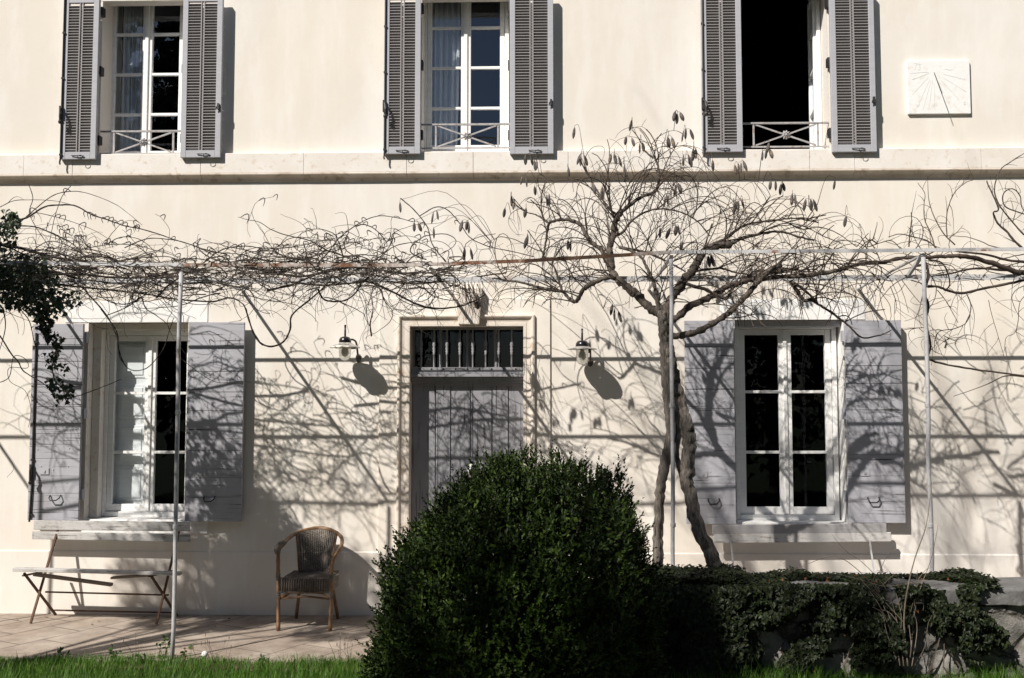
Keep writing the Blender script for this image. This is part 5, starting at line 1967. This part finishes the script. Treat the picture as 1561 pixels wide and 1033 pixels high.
for k in range(60):           # along the rail between wisteria and the right pole
    x_ = ru(2.0, 4.3)
    z_ = PZ + ru(-0.08, 0.08)
    pts, rad = wander((x_, -ru(0.6, 1.4), z_), (rng.choice((-1, 1)), ru(-.4, .4), ru(-.2, .3)), ru(0.3, 0.8), 0.0042, 0.0014, 0.3, 0.5, 0.04, ru(-1.2, 1.2))
    tw.tube(pts, rad, 4)
tw.build('twigs', M['twig'], rv)

# ivy on the left end of the pergola ---------------------------------------------------------------
ib = P(-40, 440, 1.4)
iv = thing('hanging_ivy', 'dark green ivy hanging from the end of the pergola over a plank shutter', 'ivy', (ib.x, -1.4, 0))
pp, ss = [], []


def blob(px_, py_, rx, ry, n, d0=1.1, d1=1.7):
    for _ in range(int(n * 1.5)):
        a, r_ = ru(0, 6.283), math.sqrt(ru(0, 1))
        pp.append(P(px_ + rx * r_ * math.cos(a), py_ + ry * r_ * math.sin(a), ru(d0, d1)))
        ss.append(ru(0.024, 0.046))


blob(8, 350, 22, 32, 110)
blob(20, 336, 12, 14, 40)
blob(-60, 380, 60, 60, 260)
blob(-40, 440, 90, 36, 420)
blob(30, 430, 60, 28, 260)
blob(60, 455, 36, 26, 170)
blob(96, 460, 16, 20, 36)
blob(30, 405, 50, 20, 120)
for (a, c, n) in ((62, 478, 26), (70, 495, 24), (58, 492, 12), (78, 510, 22), (88, 520, 16), (80, 485, 14), (84, 540, 10), (78, 552, 7), (72, 545, 4), (86, 560, 7), (95, 563, 4), (78, 585, 9), (86, 582, 9), (98, 590, 8), (104, 595, 8), (88, 600, 7), (100, 604, 8), (93, 610, 5), (112, 460, 8), (115, 447, 8), (64, 470, 20), (20, 462, 10)):
    blob(a, c, 9, 9, n, 1.32, 1.5)
pos = np.array([tuple(q) for q in pp])
n_ = len(pos)
v_, f_ = leaf_polys(pos, np.stack([nrng.normal(0, .6, n_), nrng.normal(-0.2, .4, n_), nrng.normal(-0.7, .5, n_)], 1), np.stack([nrng.normal(0, .6, n_), -np.ones(n_) * 0.8, nrng.normal(0.5, .5, n_)], 1), np.array(ss), IVY_T, IVY_F)
indexed_mesh('leaves', v_, f_, M['ivy'], iv)
b = MB()
I = Plant()
for (px_, r0, r1) in (([(-300, 470), (-120, 440), (20, 430), (50, 455), (64, 480), (74, 510), (88, 530), (80, 555), (84, 580), (98, 595), (94, 612)], .012, .002), ([(-300, 420), (-100, 400), (10, 390), (6, 350), (16, 325)], .01, .003),
                      ([(-200, 450), (0, 440), (60, 450), (100, 462)], .01, .003), ([(30, 470), (45, 490), (52, 520), (60, 545)], .004, .002), ([(5, 470), (8, 500), (-4, 545)], .005, .002)):
    I.trace(b, px_, 1.4, 1.42, r0, r1, 5, 6, 0.1)
b.build('stems', M['vine_cane'], iv)

# ------------------------------------------------------------------ grass and weeds
NG = 95000
gx = nrng.uniform(-6.5, 6.5, NG)
gd = TER - 0.03 + 0.035 * np.sin(gx * 5.3) * np.sin(gx * 2.1 + 1) + 0.02 * np.sin(gx * 17) + nrng.uniform(0, 1, NG) ** 1.5 * 2.4
keep = ~((gx > GW0 - 0.02) & (gd < -GY0 - 0.02))
gx, gd = gx[keep], gd[keep]
n_ = len(gx)
q = np.stack([gx, gd, gx * 0], 1)
patch = fbm(q, 2.3, 1.0) + 0.6 * fbm(q, 6.5, 5.0)
h = nrng.uniform(0.035, 0.085, n_) * (1 + 0.45 * np.clip(patch, -0.8, 1.2))
edge = np.clip((gd - TER + 0.02) / 0.12, 0.45, 1)
h *= edge
h *= np.where(nrng.random(n_) < 0.02, 1.7, 1.0)
bare = (np.abs(gx - X(410, 1005, 1.6)) < 0.16) & (gd < TER + 0.09)
h *= np.where(bare, 0.15, 1) * np.where(gx > GW0, 1.7, 1.0)
a = nrng.uniform(0, 2 * np.pi, n_)
lean = nrng.uniform(0.1, 1.1, n_) * h
wd = nrng.uniform(0.0010, 0.0024, n_)
p0 = np.stack([gx, -gd, np.full(n_, -0.03)], 1)
s_ = np.stack([np.cos(a), np.sin(a), np.zeros(n_)], 1) * wd[:, None]
l_ = np.stack([-np.sin(a), np.cos(a), np.zeros(n_)], 1) * lean[:, None]
z1 = np.stack([np.zeros(n_), np.zeros(n_), h + 0.03], 1)
m_ = p0 + l_ * 0.35 + z1 * 0.6
tpt = p0 + l_ + z1
quads = np.stack([p0 - s_, p0 + s_, m_ + s_ * 0.8, m_ - s_ * 0.8], 1).reshape(-1, 3)
tips = np.stack([m_ - s_ * 0.8, m_ + s_ * 0.8, tpt + s_ * 0.1, tpt - s_ * 0.1], 1).reshape(-1, 3)
p0g = None
grass = np_mesh('grass', np.stack([quads.reshape(n_, 4, 3), tips.reshape(n_, 4, 3)], 1).reshape(-1, 3), 4, M['grass'])
tag(grass, kind='stuff')
b = MB()
b.box(-9.5, 9.5, -TER - 0.16, -TER - 0.001, -0.1, -0.018)
soil = tag(b.build('soil_strip', M['soil']), kind='structure')


nl = 90
lx = np.concatenate([nrng.uniform(-5.2, -0.9, 60), nrng.uniform(-5.2, -0.9, 30)])
ly = np.concatenate([-TER + nrng.uniform(0, 0.3, 60) ** 1.4, -nrng.uniform(0.02, 0.5, 30)])
v_, f_ = leaf_polys(np.stack([lx, ly, np.full(nl, 0.006)], 1), np.stack([nrng.normal(size=nl), nrng.normal(size=nl), nrng.uniform(0, .25, nl)], 1), np.stack([nrng.normal(0, .25, nl), nrng.normal(0, .25, nl), np.ones(nl)], 1), nrng.uniform(0.012, 0.03, nl), OVAL_T, OVAL_F)
litter = np_mesh('leaf_litter', v_[f_.ravel()], 4, M['dry_leaf'])
tag(litter, kind='stuff')


def weed(px_, py_, d_, n, hh, label, leafy=0, flower=0):
    p_ = P(px_, py_, d_)
    p_.z = -0.02
    root = thing('leafy_weed' if leafy else 'dry_weed', label, 'weed', p_, 'weeds along the terrace edge')
    b = MB()
    tips_ = []
    for k in range(n):
        pts, rad = wander(p_ + Vector((ru(-.02, .02), ru(-.02, .02), 0)), Vector((ru(-.35, .35), ru(-.3, .3), 1)), hh * ru(0.6, 1.05), 0.0024, 0.001, 0.16, 0.2, 0.02)
        b.tube(pts, rad, 3)
        tips_ += pts[2:]
        if not leafy:
            b.tube([pts[-1], pts[-1] + Vector((0, 0, 0.012)), pts[-1] + Vector((0, 0, 0.028))], [0.001, 0.0038, 0.001], 4)
    b.build('stems', M['weed'] if leafy else M['dry_stem'], root)
    if leafy:
        idx = [rng.choice(tips_) for _ in range(leafy)]
        pos = np.array([tuple(q) for q in idx])
        v_, f_ = leaf_polys(pos, orient(leafy, 0.4), orient(leafy, 1.0), nrng.uniform(0.02, 0.04, leafy), OVAL_T, OVAL_F)
        indexed_mesh('leaves', v_, f_, M['weed'], root)
    if flower:
        b = MB()
        for k in range(flower):
            q = rng.choice(tips_[-8:]) + Vector((ru(-.01, .01), 0, 0.004))
            b.lathe(q, [(0.001, 0), (0.008, 0.004), (0.009, 0.008), (0.002, 0.012)], 6)
        b.build('flower_heads', M['dead_leaf'], root)


TE = TER + 0.03
weed(250, 1003, 1.47, 5, 0.20, 'green leafy weed growing up against the pergola pole by the bench', 34)
weed(282, 1003, TE, 4, 0.12, 'low weed with small rusty flowers between pergola pole and dandelion clock', 12, 6)
weed(205, 1001, TE, 3, 0.22, 'three long dry leaning stalks on the lawn edge below the broken bench')
weed(326, 1003, TE, 6, 0.20, 'tuft of dry grass stalks beside the dandelion clock')
weed(300, 1003, TE, 2, 0.16, 'thin dry seed stalk between the pergola pole and the dandelion clock')
weed(345, 1003, TE, 2, 0.17, 'two dry stalks past the dandelion clock on the armchair side')
weed(517, 1003, TE, 4, 0.25, 'tall dry stalks at the terrace edge below the rattan armchair')
weed(535, 1003, TE, 7, 0.22, 'clump of dry grass against the foot of the round bush')
weed(400, 1004, TE, 3, 0.06, 'tiny green weed on the bare patch of soil at the lawn edge', 10)
weed(176, 1003, TE, 4, 0.11, 'short fresh green weed at the lawn edge below the seat of the bench', 16)
weed(95, 1003, TE, 4, 0.09, 'lowest fresh green weed at the lawn edge, below the crossed bench legs', 16)
weed(215, 1003, TE, 3, 0.08, 'small broad leaved weed beside the long leaning dry stalks', 12)
dp = P(312, 997, 1.56)
dand = thing('dandelion_clock', 'round white dandelion clock at the edge of the lawn', 'dandelion', (dp.x, dp.y, -0.02))
b = MB()
b.tube([(dp.x + 0.01, dp.y, -0.02), (dp.x + 0.004, dp.y, dp.z * 0.5), (dp.x, dp.y, dp.z)], 0.0022, 5)
b.build('stem', M['weed'], dand)
b = MB()
for k in range(220):
    v = Vector((rng.gauss(0, 1), rng.gauss(0, 1), rng.gauss(0, 1))).normalized()
    e = dp + v * 0.019
    b.tube([dp + v * 0.004, e], [0.0004, 0.0008], 3)
    s = v.orthogonal().normalized() * 0.004
    u = v.cross(s)
    b.quad(e - s - u + v * 0.002, e + s - u + v * 0.002, e + s + u + v * 0.002, e - s + u + v * 0.002)
b.build('seed_head', M['fluff'], dand)

# ------------------------------------------------------------------ trees standing in the garden behind and left of the viewer


def evergreen(name, label, base, crown_c, crown_r, n, leaf, trunk_r, group=None, lobes=9, seed=1):
    root = thing(name, label, 'tree', base, group)
    r_ = np.random.default_rng(seed)
    cs = r_.normal(size=(lobes, 3)) * np.array(crown_r) * 0.42 + np.array(crown_c)
    rs = r_.uniform(0.38, 0.6, lobes)
    k = r_.integers(0, lobes, n)
    v = r_.normal(size=(n, 3))
    v /= np.linalg.norm(v, axis=1, keepdims=True)
    pos = cs[k] + v * (r_.uniform(0.3, 1, n) ** 0.5 * rs[k])[:, None] * np.array(crown_r)
    tip = r_.normal(size=(n, 3))
    nr = r_.normal(size=(n, 3))
    v_, f_ = leaf_polys(pos, tip, nr, r_.uniform(0.7, 1.3, n) * leaf, OVAL_T, OVAL_F)
    indexed_mesh('crown', v_, f_, M['far_leaf'], root)
    b = MB()
    top = Vector(crown_c)
    b.tube(smooth_path([base, Vector(base).lerp(top, 0.5) + Vector((0.1, 0, 0)), top], 4), [trunk_r * (1 - 0.08 * i) for i in range(9)], 8)
    for c_ in cs:
        m_ = Vector(base).lerp(top, 0.55)
        b.tube(smooth_path([m_, (m_ + Vector(c_)) / 2 + Vector((0, 0, 0.2)), Vector(c_)], 3), [trunk_r * 0.5 * (1 - 0.13 * i) for i in range(7)], 5)
    b.build('trunk', M['bark'], root)
    return root


evergreen('holm_oak', 'small dense holm oak standing beside the terrace', (-5.6, -4.1, -0.03), (-5.62, -3.95, 4.86), (0.68, 0.6, 0.62), 9500, 0.06, 0.07, lobes=14, seed=3)
spots = [(-10.2, -12.6, 0.94), (-6.9, -12.4, 1.36), (-12.8, -12.0, 0.98), (-4.6, -13.4, 0.86), (1.9, -12.8, 0.98), (4.9, -12.4, 1.02), (8.0, -12.0, 1.0), (11.0, -10.5, 0.95), (-14.0, -7.0, 0.85), (-13.5, -3.0, 0.8), (13.0, -6.5, 0.9), (12.5, -2.5, 0.8)]  # unseen trees; heights and gaps set to dim skylight and shade the bush
proto = evergreen('evergreen_tree', 'unseen tall evergreen tree facing the house, sized to dim the skylight', (0, 0, 0), (0, 0, 6.2), (2.1, 1.7, 4.6), 13000, 0.2, 0.22, 'unseen evergreens across the garden', 16, 5)
for i, (bx, by, sc_) in enumerate(spots):
    o = proto
    if i:
        o = proto.copy()
        COL.objects.link(o)
        for ch in [c_ for c_ in proto.children]:
            c2_ = ch.copy()
            COL.objects.link(c2_)
            c2_.parent = o
    o.location = (bx, by, -0.03)
    o.scale = (sc_, sc_, sc_)
    o.rotation_euler = (0, 0, i * 1.9)

# a leafless tree whose limbs reach over the garden above the viewer
bt = thing('bare_tree', 'tall leafless tree spreading over the garden opposite the house', 'tree', (-5.6, -10.2, -0.03))
b = MB()
tr_ = smooth_path([(-5.6, -10.2, -0.03), (-5.5, -10.1, 3.0), (-5.2, -9.9, 5.4), (-4.6, -9.4, 7.4)], 4)
b.tube(tr_, [0.2 - 0.01 * i for i in range(len(tr_))], 9)
b.build('trunk', M['bark'], bt, smooth=True)
b = MB()
T2 = []
for k in range(11):
    e = Vector((0, ru(-8.6, -6.4), 0))
    e.x = ru(0.4, 4.6) + 0.833 * e.y
    e.z = ru(0.3, 2.5) - 1.22 * e.y
    s0 = Vector((-4.6, -9.4, 7.4))
    m_ = s0.lerp(e, 0.5) + Vector((ru(-.3, .3), ru(-.3, .3), ru(0.0, 0.5)))
    q = [Vector(v) for v in smooth_path([s0, m_, e], 6)]
    b.tube(q, [0.03 - 0.0019 * i for i in range(len(q))], 6)
    T2 += [(q[i], (q[i] - q[i - 1]).normalized()) for i in range(3, len(q))]
for k in range(300):
    p_, t_ = rng.choice(T2)
    pts, rad = wander(p_, t_ + Vector((ru(-1, 1), ru(-1, 1), ru(-.4, .9))), ru(0.5, 1.6), 0.008, 0.003, 0.3, 0.1, 0.1)
    b.tube(pts, rad, 4)
b.build('crown', M['limb'], bt)
